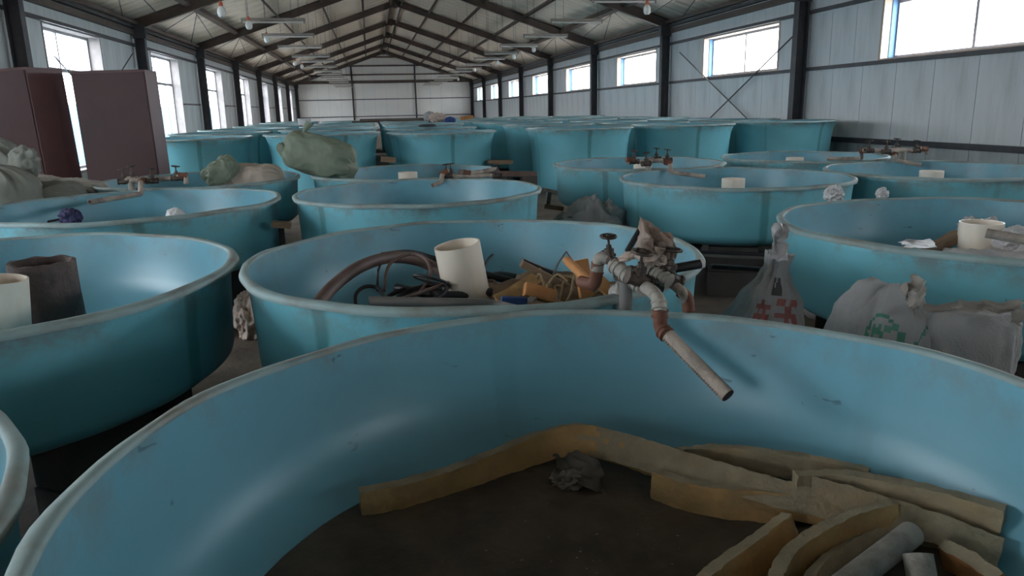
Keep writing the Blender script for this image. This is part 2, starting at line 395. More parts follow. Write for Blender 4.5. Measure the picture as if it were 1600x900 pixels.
# windows
wi = 0
def window(X, side, y0, y1, z0, z1, tall):
    global wi; wi += 1
    W = empty(f'window_{wi}', (X, y0, z0), kind='structure')
    L_, H = y1-y0, z1-z0; d = side
    def bx(b, xa, xb, ya, yb, za, zb): box(b, (min(xa*d, xb*d), ya, za), (max(xa*d, xb*d), yb, zb))
    b = bmesh.new(); bx(b, -.012, .34, -.05, .012, -.05, H+.05); bx(b, -.012, .34, L_-.012, L_+.05, -.05, H+.05)
    bx(b, -.012, .34, .012, L_-.012, -.05, .012); bx(b, -.012, .34, .012, L_-.012, H-.012, H+.05)
    obj('window_reveal', b, M['reveal'] if not tall else M['reveal2'], W)
    f = .07; b = bmesh.new()
    bx(b, .26, .32, 0, f, 0, H); bx(b, .26, .32, L_-f, L_, 0, H); bx(b, .26, .32, f, L_-f, 0, f); bx(b, .26, .32, f, L_-f, H-f, H)
    if tall: bx(b, .26, .32, f, L_-f, H-.90, H-.82)
    fo = obj('window_frame', b, M['frame'], W)
    ms = ([(L_*.42, H-.82, H-f)] + [(L_*.36, f, H-.90), (L_*.74, f, H-.90)]) if tall else [(L_*.52, f, H-f)]
    for y, a, c in ms:
        b = bmesh.new(); bx(b, .265, .315, y-.03, y+.03, a, c); obj('mullion', b, M['frame'], W)
    cells = ([(f, L_*.42, H-.82, H-f), (L_*.42, L_-f, H-.82, H-f), (f, L_*.36, f, H-.9), (L_*.36, L_*.74, f, H-.9), (L_*.74, L_-f, f, H-.9)]
             if tall else [(f, L_*.52, f, H-f), (L_*.52, L_-f, f, H-f)])
    for a, c, e, g_ in cells:
        b = bmesh.new(); bx(b, .289, .291, a, c, e, g_); obj('pane', b, M['glass'], W)
    if not tall:
        b = bmesh.new(); bx(b, .16, .258, 0.012, .03, 0, H); obj('foil_strip', b, M['bluefoil'], W)
        b = bmesh.new(); bx(b, .15, .258, L_-.03, L_-.012, 0, H); obj('foil_strip', b, M['bluefoil'], W)
for n in range(-1, 9):
    window(XR, 1, n*S+OR0, n*S+OR1, SILR+.02, LINR, False)
    if n < 6: portal('high_window_daylight', (XR+.42, n*S+(OR0+OR1)/2, (SILR+LINR)/2), OR1-OR0, LINR-SILR, (PI/2, 0, PI/2))
for n in range(-1, 9):
    window(XL, -1, n*S+OL0, n*S+OL1, SILL, LINL, True)
    if n < 6: portal('tall_window_daylight', (XL-.42, n*S+(OL0+OL1)/2, (SILL+LINL)/2), OL1-OL0, LINL-SILL, (PI/2, 0, -PI/2))

# roof: ribbed sheets running ridge to eave, purlins, bracing
ce = empty('ceiling', (0, 0, 0), kind='structure')
HW = (XR-XM)+.40; SL = math.hypot(HW, HW*SLOPE)
b = bmesh.new()
prism(b, [(XM-HW, ZR-HW*SLOPE+.10), (XM, ZR+.10), (XM+HW, ZR-HW*SLOPE+.10), (XM+HW, ZR-HW*SLOPE+.2), (XM, ZR+.2), (XM-HW, ZR-HW*SLOPE+.2)], YN-.2, YF+.2)
obj('roof_cover', b, M['roof'], ce)
def roof_sheet(wd):
    b = bmesh.new(); prof = []
    y = .008
    xs = [(0.008, 0), (.06, -.028), (.10, -.028), (.15, 0), (wd*.36, 0), (wd*.36+.03, -.012), (wd*.36+.06, 0), (wd*.68, 0), (wd*.68+.03, -.012), (wd*.68+.06, 0), (wd-.008, 0)]
    top = [(wd-.008, .05), (.008, .05)]
    pr = xs+top
    for s in (0,):
        A = [b.verts.new((0, yy, zz)) for yy, zz in pr]; B = [b.verts.new((SL, yy, zz)) for yy, zz in pr]
        n = len(pr)
        b.faces.new(A); b.faces.new(B[::-1])
        for i in range(n): b.faces.new([A[i], B[i], B[(i+1) % n], A[(i+1) % n]])
    bmesh.ops.recalc_face_normals(b, faces=b.faces)
    return mesh('roof_sheet', b)
NSH = 80; wdS = (YF-YN)/NSH; rs = roof_sheet(wdS); rs.materials.append(M['roof'])
ang = math.atan(SLOPE)
for k in range(NSH):
    for sgn in (1, -1):
        o = link('roof_sheet', rs, M['roof'], ce)
        if sgn > 0: o.rotation_euler = (0, ang, 0); o.location = (XM, YN+k*wdS, ZR+.04)
        else: o.rotation_euler = (0, ang, PI); o.location = (XM, YN+(k+1)*wdS, ZR+.04)
def on_roof(t, sgn, dz=0): return Vector((XM+sgn*(XR-XM)*t, 0, ZR-(ZR-ZE)*t+dz))
for sgn in (1, -1):
    for t, wd_, h_ in ((.035, .08, .20), (.20, .06, .12), (.40, .07, .12), (.60, .07, .13), (.80, .16, .16)):
        p = on_roof(t, sgn, -h_/2-.01); b = bmesh.new()
        Mx = Matrix.Translation(p) @ Matrix.Rotation(ang*sgn, 4, 'Y')
        if t < .7:
            box(b, (-.012, YN, -h_/2), (.012, YF, h_/2), Mx); box(b, (-.012, YN, -h_/2), (wd_, YF, -h_/2+.012), Mx)
        else: box(b, (-wd_/2, YN, -h_/2), (wd_/2, YF, h_/2), Mx)
        obj('purlin', b, M['rafter'], ce)
for n in range(1, 9):
    for sgn in (1, -1):
        for (t0, y0, t1, y1) in ((.80, .15, .99, .9), (.80, .15, .99, .35), (.81, .15, .90, .99)):
            a = on_roof(t0, sgn, -.12); c = on_roof(t1, sgn, -.12); a.y = (n+y0)*S; c.y = (n+y1)*S
            b = bmesh.new(); tube(b, [a, c], .014, 6); obj('bracing_rod', b, M['steel'], ce)

# portal frames
def Hsec(bm, a, c, up, depth, wd, tf=.02):
    a = Vector(a); c = Vector(c); L_ = (c-a).length; x = (c-a).normalized(); z = Vector(up); z = (z-x*z.dot(x)).normalized(); y = z.cross(x)
    R_ = Matrix((( x.x, y.x, z.x, a.x), (x.y, y.y, z.y, a.y), (x.z, y.z, z.z, a.z), (0, 0, 0, 1)))
    box(bm, (0, -wd/2, -tf/2), (L_, wd/2, tf/2), R_); box(bm, (0, -wd/2, -depth-tf/2), (L_, wd/2, -depth+tf/2), R_)
    box(bm, (0, -.008, -depth+tf/2), (L_, .008, -tf/2), R_)
ordw = ['no', 'one bay', 'two bays', 'three bays', 'four bays', 'five bays', 'six bays', 'seven bays', 'eight bays', 'nine bays']
for n in range(0, 10):
    y = n*S if n < 9 else YF-.25
    t = empty('portal_frame', (XM, y, 0), 0, cat='steel frame', group='portal frames along the hall',
              label=('dark steel portal frame against the far gable wall' if n == 9 else f'dark steel portal frame standing {ordw[9-n]} in front of the far gable wall'))
    hw = XR-XM
    for sgn in (1, -1):
        xo = sgn*(hw-.10)
        b = bmesh.new(); Hsec(b, (xo, 0, 0), (xo, 0, ZE-.1), (sgn, 0, 0), .24, .20)
        obj('column', b, M['steel'], t)
        b = bmesh.new(); ze = ZR-hw*SLOPE
        Hsec(b, (0, 0, ZR-.03), (sgn*(hw-.12), 0, ZR-.03-(hw-.12)*SLOPE), (0, 0, 1), .26, .18)
        obj('rafter', b, M['rafter'], t)
        b = bmesh.new(); box(b, (xo-sgn*.36-.06, -.12, ZE-.42), (xo-sgn*.36+.08, .12, ZE-.02)) if False else box(b, (min(xo-sgn*.30, xo+sgn*.04), -.11, ZE-.48), (max(xo-sgn*.30, xo+sgn*.04), .11, ZE-.08))
        obj('knee_plate', b, M['steel'], t)
    b = bmesh.new(); box(b, (-.10, -.10, ZR-.40), (.10, .10, ZR-.05)); obj('ridge_plate', b, M['rafter'], t)
# crossed tie rods against the walls
for (p0, p1) in (((1062, 82), (1172, 190)), ((1262, 34), (1108, 186)), ((1186, 112), (1176, 120))):
    a = atx(*p0, XR-.14); c = atx(*p1, XR-.14)
    if (c-a).length < .8: continue
    b = bmesh.new(); tube(b, [a, c], .018, 6); obj('tie_rod', b, M['rod'] if p0[0] == 1062 else M['steel'], wr)
for (p0, p1) in (((207, 84), (193, 106)), ((85, 88), (104, 109))):
    a = atx(*p0, XL+.14); c = atx(*p1, XL+.14); c = a+(c-a)*3
    b = bmesh.new(); tube(b, [a, c], .015, 6); obj('tie_rod', b, M['steel'], wl)

# lamps: battens with unlit tubes, and bulbs, hung from the roof on wires
def roofz(x): return ZR-abs(x-XM)*SLOPE
def batten(x, y, z, rz, label, group):
    t = empty('tube_light', (x, y, z), rz, label=label, cat='lamp', group=group)
    b = bmesh.new(); box(b, (-.62, -.035, .0), (.62, .035, .05), bevel=.006); obj('batten', b, M['fixture'], t)
    b = bmesh.new(); tube(b, [(-.59, 0, -.028), (.59, 0, -.028)], .019, 10); obj('glass_tube', b, M['tube_lamp'], t, smooth=True)
    for s in (-1, 1):
        b = bmesh.new(); box(b, (s*.60-.015, -.02, -.05), (s*.60+.015, .02, .002)); obj('lamp_holder', b, M['fixture'], t)
        zt = roofz(x+s*.5*math.cos(rz))-z+.05
        b = bmesh.new(); tube(b, [(s*.5, 0, .05), (s*.5, 0, zt)], .004, 5); obj('hanging_wire', b, M['wire'], t)
nth = ['first', 'second', 'third', 'fourth', 'fifth', 'sixth', 'seventh', 'eighth', 'ninth', 'tenth', 'eleventh', 'twelfth', 'thirteenth', 'fourteenth', 'fifteenth', 'sixteenth', 'seventeenth']
for k in range(14):
    n = 2.1+.42*k
    batten(-1.75+random.uniform(-.08, .08), n*S, 3.34+random.uniform(-.03, .03), random.uniform(-.05, .05),
           f'unlit tube lamp, {nth[k]} from the camera in the row towards the tall windows', 'tube lamps in the row by the tall windows')
for k in range(15):
    n = 1.80+.41*k
    batten(4.75+random.uniform(-.08, .08), n*S, 3.40+random.uniform(-.04, .04), .35 if k == 6 else random.uniform(-.05, .05),
           f'unlit tube lamp, {nth[k]} from the camera in the row towards the high windows', 'tube lamps in the row by the high windows')
def bulb(px, py, Y, desc):
    p = at(px, py, Y)
    t = empty('light_bulb', p, 0, label=f'white bulb in orange socket, {desc}', cat='light bulb', group='bulbs hanging from the roof')
    b = bmesh.new(); lathe(b, [(0, -.09), (.035, -.085), (.062, -.055), (.068, -.01), (.062, .04), (.04, .07), (.03, .08), (0, .08)], 16)
    obj('glass_bulb', b, M['bulb'], t, smooth=True)
    b = bmesh.new(); lathe(b, [(0, .08), (.032, .08), (.035, .10), (.03, .14), (.012, .16), (0, .16)], 12); obj('socket', b, M['socket'], t, smooth=True)
    b = bmesh.new(); tube(b, [(0, 0, .16), (0, 0, roofz(p.x)-p.z+.05)], .004, 5); obj('cord', b, M['wire'], t)
for a in ((346, 18, 13.5, 'hanging alone above the maroon cabinets'), (389, 39, 16.1, 'by the first tube lamp of the tall-window row'),
          (417, 61, 19.8, 'by the second tube lamp of the tall-window row'), (461, 99, 29, 'small, by the fourth tube lamp, tall-window row'),
          (472, 104, 31.5, 'small, by the fifth tube lamp, tall-window row'), (1011, 15, 13.7, 'under the first tube lamp of the high-window row'),
          (834, 77, 24.0, 'under the third high-window tube lamp'), (803, 89, 27.5, 'under the fourth high-window tube lamp'),
          (778, 98, 30.5, 'under the fifth high-window tube lamp'), (741, 109, 36, 'near the slanting tube lamp of the high-window row'),
          (716, 124, 47, 'hanging lowest before the far gable wall')):
    bulb(*a)

# ================================================================== TANKS
SEG = 112
def bowl_meshes(kind, seg=SEG):
    if kind == 'short':
        outer = [(.972, -.016), (.968, -.05), (.962, -.12), (.954, -.26), (.950, -.375), (.944, -.40), (.90, -.435), (.80, -.47), (.5, -.50), (0, -.51)]
        inner = [(.964, -.004), (.960, -.05), (.953, -.12), (.938, -.22), (.915, -.29), (.87, -.345), (.80, -.378), (.70, -.392), (.4, -.41), (0, -.42)]
    else:
        outer = [(.972, -.016), (.948, -.07), (.918, -.16), (.895, -.32), (.875, -.6), (.862, -.9), (.855, -1.03), (.84, -1.08), (.80, -1.10), (0, -1.115)]
        inner = [(.964, -.004), (.940, -.07), (.909, -.16), (.886, -.32), (.866, -.6), (.852, -.9), (.83, -1.01), (.78, -1.05), (.6, -1.07), (0, -1.08)]
    bm = bmesh.new(); prof = inner[::-1] + outer
    lathe(bm, prof, seg, mi=[0]*(len(inner)-1)+[0]+[1]*(len(outer)-1))
    bmesh.ops.recalc_face_normals(bm, faces=bm.faces)
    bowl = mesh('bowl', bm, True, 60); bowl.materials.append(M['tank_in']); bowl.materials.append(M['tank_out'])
    bm = bmesh.new()
    pr = [(.962, -.004), (.966, .002), (.974, .004), (.988, .002), (.997, -.005), (1.0, -.014), (.998, -.024), (.992, -.025), (.990, -.016), (.980, -.010), (.9725, -.014), (.962, -.010), (.962, -.004)]
    lathe(bm, pr, seg)
    bmesh.ops.remove_doubles(bm, verts=bm.verts, dist=1e-5)
    for v in bm.verts:      # hand-trimmed, slightly wavy lip
        a = math.atan2(v.co.y, v.co.x); v.co.z += .003*math.sin(5*a+1)+.002*math.sin(11*a)
        if v.co.xy.length > .97: v.co.xy *= 1+.003*math.sin(9*a)+.002*math.sin(23*a+2)
    bmesh.ops.recalc_face_normals(bm, faces=bm.faces)
    rim = mesh('rim', bm, True, 60); rim.materials.append(M['rim'])
    return bowl, rim
SHORT = bowl_meshes('short'); TALL = bowl_meshes('tall', 64)
RIMZ, TRIM = .89, 1.14
bm = bmesh.new(); box(bm, (-.10, -.19, 0), (.10, .19, .20), bevel=.008); box(bm, (-.095, -.185, .205), (.10, .19, .405), bevel=.008); BLK = mesh('support_block', bm); BLK.materials.append(M['block'])
def tank(x, y, label, kind='short', R=1.0, rz=0, rimz=None, tilt=(0, 0)):
    z = rimz if rimz is not None else (RIMZ if kind == 'short' else TRIM)
    bw, rm = SHORT if kind == 'short' else TALL
    t = empty('fish_tank', (x, y, 0), rz, label=label, cat='tank', group='low tanks on blocks' if kind == 'short' else 'tall tanks in the far rows')
    for nm, me in (('bowl', bw), ('rim', rm)):
        o = link(nm, me, None, t); o.location = (0, 0, z); o.scale = (R, R, 1 if kind == 'short' else 1); o.rotation_euler = (tilt[0], tilt[1], 0)
    if kind == 'short':
        for k in range(6):
            a = k*PI/3+.3; o = link('support_block', BLK, None, t); o.location = (.66*R*math.cos(a), .66*R*math.sin(a), .0); o.rotation_euler = (0, 0, a)
            o.scale = (1, 1, (z-.487)/.405)
    return t
T = {
 'T0': (.43, 1.18, 'nearest blue round tank, open, with foam strips and dried mud inside', .985, 0.2),
 'T1C': (.418, 3.20, 'blue round tank full of hoses, ropes and orange boards around a leaning white pipe', .985, -0.72),
 'T2C': (.35, 5.94, 'empty blue tank right behind the tank of hoses, spout bent over its rim', .972, -0.88),
 'T3C': (.326, 7.90, 'blue tank with the tied olive sack resting on its rim', .957, 0),
 'T2R': (3.069, 6.017, 'blue tank with a dark vertical seam facing the camera, beside the aisle', .981, -0.22),
 'T3R': (2.906, 7.953, 'blue tank with four taps standing over its near rim', .944, -0.72),
 'T2RR': (5.07, 5.968, 'blue tank beside the high window wall, white pipe inside, next to two sets of taps', .995, .9),
 'T3RR': (4.985, 8.082, 'blue tank furthest towards the high window wall among the low tanks', .93, 0),
 'T3L': (-1.685, 7.86, 'blue tank with beige sacks inside, in front of the maroon cabinets', .955, .5),
 'T2L': (-1.732, 5.84, 'blue tank with a long spout and a dark blue cloth inside', 1.035, 0.29),
 'T1L': (-1.723, 3.245, 'blue tank holding a rusted thick pipe beside a white pipe', 1.125, 1.22),
 'T1R': (3.101, 3.233, 'blue tank with crumpled film and a white pipe, printed sacks leaning below it', 1.057, 0.9),
 'T0L': (-1.575, 1.05, 'blue tank at the near corner of which only a grey rim shows', .985, 1.3),
}
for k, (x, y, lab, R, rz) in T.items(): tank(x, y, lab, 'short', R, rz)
rown = ['first', 'second', 'third', 'fourth', 'fifth', 'sixth', 'seventh', 'eighth']
for j, Y in enumerate((13.75, 16.02, 18.75, 20.9, 23.8, 26.0, 29.0, 31.2)):
    for i, X in enumerate((-2.98, -.82, 1.27, 3.8, 5.98, 8.11)):
        if j == 0: X, Y_ = (X, (13.65, 13.6, 13.8, 13.59, 13.94, 13.91)[i])
        else: Y_ = Y+random.uniform(-.05, .05); X += random.uniform(-.05, .05)
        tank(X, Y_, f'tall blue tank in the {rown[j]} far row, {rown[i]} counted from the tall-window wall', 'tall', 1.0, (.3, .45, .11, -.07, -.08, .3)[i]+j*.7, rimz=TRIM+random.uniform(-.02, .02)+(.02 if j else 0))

# white standpipes, one in each low tank
def standpipe(x, y, top, label, r=.1, tilt=(0, 0), z0=.478, m=None, h=None):
    b = bmesh.new(); H = (top-z0)
    tube(b, [(0, 0, 0), (0, 0, H)], r, 40, hollow=.007)
    o = obj('standpipe', b, m or M['pvc'], smooth=True, label=label, cat='pipe', group='white standpipes in the tanks')
    o.location = (x, y, z0); o.rotation_euler = (tilt[0], tilt[1], 0); return o
def sp(tk, px, py, lab, r=.1, **k):        # rim centre of the pipe top seen at px,py
    x, y = T[tk][0], T[tk][1]; p = at(px, py, y); return standpipe(p.x, y, p.z, lab, r, **k)
standpipe(*[at(744, 470, 3.10).x, 3.10], 0.955, 'white pipe leaning among the hoses and orange boards', .098, tilt=(.04, -.16))
sp('T2R', 1146, 279, 'white pipe in the tank with the dark seam beside the aisle', .098)
sp('T2RR', 1456, 267, 'white pipe in the tank beside the high window wall', .1)
sp('T3C', 637, 269, 'square-looking white pipe end in the tank under the olive sack', .1)
sp('T3R', 1004, 253, 'white pipe behind the four taps in the aisle tank', .1)
sp('T3RR', 1242, 246, 'short white pipe end in the furthest low tank', .1)
sp('T1R', 1534, 347, 'white pipe with crumpled film behind it, brown spout end in front', .1)
standpipe(at(-24, 436, 3.05).x, 3.05, at(-24, 436, 3.05).z, 'white pipe beside the rusted thick pipe', .1, tilt=(0, .1))

# ================================================================== TAPS
def handwheel(bm, c, axis=(0, 0, 1), r=.028):
    q = Vector(axis).to_track_quat('Z', 'Y').to_matrix().to_4x4(); Mx = Matrix.Translation(c) @ q
    P = [Mx @ Vector((r*math.cos(2*PI*k/20), r*math.sin(2*PI*k/20), .001*(k % 2))) for k in range(21)]
    tube(bm, P, .0048, 8, cap=False)
    for k in range(3):
        a = k*PI/3; tube(bm, [Mx @ Vector((r*math.cos(a), r*math.sin(a), 0)), Mx @ Vector((-r*math.cos(a), -r*math.sin(a), 0))], .0038, 6)
    tube(bm, [Mx @ Vector((0, 0, -.008)), Mx @ Vector((0, 0, .008))], .009, 8)
def valve(parent, c, run, up=(0, 0, 1), s=1.0):
    """gate valve: body along run, bonnet and stem along up, handwheel on top"""
    c = Vector(c); run = Vector(run).normalized(); up = Vector(up).normalized()
    b = bmesh.new()
    tube(b, [c-run*.045*s, c-run*.036*s, c-run*.035*s, c-run*.018*s, c, c+run*.018*s, c+run*.035*s, c+run*.036*s, c+run*.045*s],
         [.026*s, .026*s, .020*s, .022*s, .026*s, .022*s, .020*s, .026*s, .026*s], 10)
    tube(b, [c, c+up*.03*s, c+up*.031*s, c+up*.045*s, c+up*.046*s, c+up*.062*s], [.019*s, .017*s, .022*s, .022*s, .013*s, .011*s], 10)
    o = obj('valve', b, M['valve'], parent, smooth=True)
    b = bmesh.new(); tube(b, [c+up*.06*s, c+up*.095*s], .0055*s, 6); obj('stem', b, M['valve'], o)
    b = bmesh.new(); handwheel(b, c+up*.097*s, up+run*.12, .031*s); obj('handwheel', b, M['valve'], o, smooth=True)
    return o
def pipe(parent, name, P, r, m, seg=14, hollow=0, fil=.03):
    b = bmesh.new(); tube(b, fillet(P, fil), r, seg, hollow=hollow); return obj(name, b, m, parent, smooth=True, angle=50)
def collar(parent, p, d, r, l, m):
    p = Vector(p); d = Vector(d).normalized(); b = bmesh.new()
    tube(b, [p-d*l, p-d*l*.98, p-d*l*.55, p-d*l*.5, p+d*l*.5, p+d*l*.55, p+d*l*.98, p+d*l], [r*.96, r*1.08, r*1.08, r*.97, r*.97, r*1.08, r*1.08, r*.96], 14)
    return obj('pipe_collar', b, m, parent, smooth=True, angle=40)
# small sets of four taps, seen at a distance
def tap_set(Y, taps, spouts, riser, label):
    """taps: (px,py) of handwheels; spouts: list of pixel paths with depths; all joined by header pipes"""
    c = at(*riser, Y); t = empty('tap_manifold', (c.x, c.y, 0), 0, label=label, cat='taps', group='tap manifolds between the tanks')
    off = Vector((c.x, c.y, 0))
    zc = []
    for (px, py, dy, rx, ry) in taps:
        w_ = at(px, py, Y+dy) - off; p = w_ - Vector((0, 0, .097*1.05)); zc.append(p)
        valve(t, p, (rx, ry, 0), s=1.05)
    cz = sum(p.z for p in zc)/len(zc)
    pipe(t, 'riser_pipe', [(0, 0, 0), (0, 0, cz)], .028, M['fit'])
    for i, p in enumerate(zc):
        (px, py, dy, rx, ry) = taps[i]; d = Vector((rx, ry, 0)).normalized()
        q = p-d*.05
        pipe(t, 'header_pipe', [(0, 0, cz), q if (q-Vector((0, 0, cz))).length > .02 else q+Vector((0, 0, .03)), p], .021, M['oldpipe'])
    for path in spouts:
        P = [at(a, b_, Y+dy) - off for a, b_, dy in path]
        pipe(t, 'spout_pipe', P, .021, M['oldpipe'], hollow=.004)
        collar(t, P[1]*.7+P[0]*.3, P[1]-P[0], .026, .035, M['rust'])
    return t
# between low tanks, second block
tap_set(6.92, [(697, 257, .0, -1, -.3), (704, 256, .12, -.5, 1), (769, 256, .1, 1, .4), (777, 257, -.02, 1, -.2)],
        [[(700, 266, 0), (691, 272, -.03), (690, 284, -.12), (676, 290, -.2)], [(716, 268, .0), (735, 271, 0), (776, 264, 0)]], (712, 268), 'four grimy taps on pipes between the two tanks behind the hoses')
tap_set(6.98, [(991, 236, .0, -1, 0), (1010, 239, -.1, -1, -.3), (1026, 232, .12, 1, .3), (1043, 234, .0, 1, 0)],
        [[(1036, 252, 0), (1047, 256, -.05), (1048, 269, -.12), (1102, 276, -.28)], [(988, 250, 0), (982, 250, 0), (981, 256, 0)]], (1013, 254), 'four grimy taps between the two aisle tanks, spout over the dark-seamed tank')
tap_set(6.95, [(191, 265, .0, -1, 0), (205, 260, .1, -1, .4), (235, 264, -.05, 1, 0), (274, 260, .0, 1, 0)],
        [[(228, 280, 0), (220, 284, -.1), (220, 303, -.3), (140, 316, -.75)], [(276, 274, 0), (290, 274, 0), (291, 287, 0)]], (205, 285), 'four grimy taps between the cloth tank and the sack tank')
tap_set(7.02, [(1359, 220, .0, -1, 0), (1386, 221, -.1, -1, -.2), (1402, 217, .12, 1, .3), (1433, 220, .0, 1, 0)],
        [[(1352, 234, 0), (1346, 236, .1), (1346, 248, .2), (1292, 248, .35)], [(1392, 238, -.05), (1398, 241, -.1), (1399, 251, -.15), (1440, 258, -.3)], [(1436, 232, 0), (1447, 233, 0), (1448, 241, 0)]],
        (1412, 236), 'four grimy taps nearest to the high window wall')

# the big tap set between the nearest tank and the hose tank
YM = 2.22
c = at(977, 445, YM); mo = Vector((c.x, c.y, 0))
t = empty('tap_manifold', mo, 0, label='large crusted tap manifold with a rag on it, over the back of the nearest tank', cat='taps', group='tap manifolds between the tanks')
A = lambda x, y, dy=0: at(x, y, YM+dy)-mo
pipe(t, 'riser_pipe', [(0, 0, 0), A(978, 440)], .021, M['greypipe'])
# tap 1 with the tall handwheel
pipe(t, 'header_pipe', [A(1003, 448, -.06), A(957, 412, .06)], .0235, M['fit'])
for u in (.15, .5, .85): collar(t, A(1003, 448, -.06).lerp(A(957, 412, .06), u), A(957, 412, .06)-A(1003, 448, -.06), .026, .012, M['fit'])
valve(t, A(952, 405, .08), A(957, 412, .06)-A(940, 400, .12), up=Vector((-.05, 0, 1)), s=.78)
pipe(t, 'elbow', [A(953, 405, .08), A(936, 400, .10), A(933, 424, .10)], .020, M['fit'], fil=.02)
pipe(t, 'rusty_elbow', [A(934, 410, .10), A(930, 446, .12), A(908, 440, .2)], .0215, M['rust'], fil=.025)
pipe(t, 'spout_pipe', [A(925, 444, .13), A(886, 407, .5)], .017, M['orange'], hollow=.003)
# centre valve
valve(t, A(999, 438, -.07), A(1020, 440)-A(990, 430), up=Vector((.02, -.15, 1)), s=.95)
valve(t, A(975, 428, .09), Vector((1, .6, 0)), up=Vector((-.5, .5, .6)), s=.75)
pipe(t, 'header_pipe', [A(985, 425, .05), A(1004, 440, -.04)], .024, M['valve'])
pipe(t, 'header_pipe', [A(1008, 418, .0), A(1046, 440, -.08)], .0215, M['fit'])
for u in (.2, .55, .9): collar(t, A(1008, 418, .0).lerp(A(1046, 440, -.08), u), A(1046, 440, -.08)-A(1008, 418, .0), .0238, .011, M['fit'])
valve(t, A(1047, 434, -.04), A(1060, 445)-A(1040, 435), up=Vector((.02, -.05, 1)), s=.95)
for cx_, cy_, r_ in ((1012, 425, .022), (1030, 446, .018)):
    collar(t, A(cx_, cy_, .02), Vector((1, -.4, -.3)), r_, .018, M['valve'])
pipe(t, 'outlet_pipe', [A(1048, 441, -.02), A(1067, 457, -.09), A(1073, 470, -.09)], .0165, M['oldpipe'])
pipe(t, 'rusty_elbow', [A(1062, 455, -.07), A(1074, 463, -.09), A(1076, 486, -.09)], .0195, M['rust'], fil=.02)
pipe(t, 'outlet_stub', [A(1075, 478, -.09), A(1075, 500, -.10)], .010, M['oldpipe'])
# near outlet with the long perforated spout
pipe(t, 'outlet_pipe', [A(1000, 444, -.04), A(1020, 455, -.14), A(1030, 470, -.24), A(1031, 488, -.26)], .0205, M['fit'], fil=.04)
collar(t, A(1006, 448, -.07), A(1020, 455, -.14)-A(1000, 444, -.04), .0265, .014, M['fit'])
collar(t, A(1030, 478, -.25), A(1031, 488, -.26)-A(1030, 470, -.24), .0225, .012, M['fit'])
pipe(t, 'rusty_elbow', [A(1031, 484, -.26), A(1032, 512, -.26), A(1044, 524, -.29)], .0215, M['rust'], fil=.03)
collar(t, A(1031, 490, -.26), (0, 0, 1), .0235, .012, M['rust'])
collar(t, A(1039, 520, -.28), A(1050, 530, -.31)-A(1032, 512, -.26), .0235, .010, M['rust'])
p0, p1 = A(1036, 516, -.27), A(1137, 618, -.48)
sp_ = pipe(t, 'spout_pipe', [p0, p1], .0205, M['oldpipe'], seg=20)
b = bmesh.new(); d = (p1-p0).normalized(); tube(b, [p1-d*.001, p1+d*.002], .0195, 20); obj('blocked_end', b, M['end_grain'], sp_)
side = d.cross(Vector((0, 0, 1))).normalized()
b = bmesh.new()
for k in range(26):
    q = p0.lerp(p1, .10+.85*k/26)+side*.019-Vector((0, 0, .006)); tube(b, [q, q+side*random.uniform(.003, .006)-Vector((0, 0, .003))], random.uniform(.0016, .003), 5)
obj('crust', b, M['fit'], sp_, kind='stuff')
# black stub pipe to the side and a black pipe behind the rag
b = bmesh.new(); tube(b, [at(1050, 420, YM+.02), at(1096, 412, YM+.02)], .0155, 18, hollow=.003)
ob = obj('black_pipe', b, M['hose'], smooth=True, label='short black pipe with a pale ring at its end, beside the tap manifold rag', cat='pipe')
b = bmesh.new(); tube(b, [at(1094, 412, YM+.02), at(1099, 411, YM+.02)], .0165, 18, hollow=.005); obj('pipe_ring', b, M['plastic'], ob, smooth=True)
b = bmesh.new(); tube(b, [at(980, 393, YM+.10), at(1004, 352, YM+.12)], .010, 10)
obj('black_pipe', b, M['hose'], smooth=True, label='thin black pipe rising behind the rag on the tap manifold', cat='pipe')

# ------------------------------------------------------------------ cloth-like things
def crumple(name, c, size, m, label, cat, rot=(0, 0, 0), amp=.35, freq=1.9, seed=0, sub=5, flat=None, parent=None, ridged=True, group=None):
    bm = bmesh.new(); bmesh.ops.create_icosphere(bm, subdivisions=sub, radius=1)
    off = Vector((seed*7.3, seed*3.1, seed*5.7))
    for v in bm.verts:
        n = v.co.normalized(); d = 0; f = freq; a = amp
        for o in range(4):
            q = noise.noise(n*f+off); q = (1-2*abs(q)) if ridged else q*1.5
            d += a*(q-.35); f *= 2.1; a *= .5
        v.co = n*(1+d*.85)
        if flat is not None and v.co.z < flat: v.co.z = flat+(v.co.z-flat)*.08
    R_ = Matrix.LocRotScale(None, __import__('mathutils').Euler(rot), None).to_4x4()
    bmesh.ops.transform(bm, matrix=R_ @ Matrix.Diagonal((*size, 1)), verts=bm.verts)
    if parent: return obj(name, bm, m, parent, smooth=True, angle=70)
    o = obj(name, bm, m, smooth=True, angle=70, label=label, cat=cat, group=group); o.location = c; return o
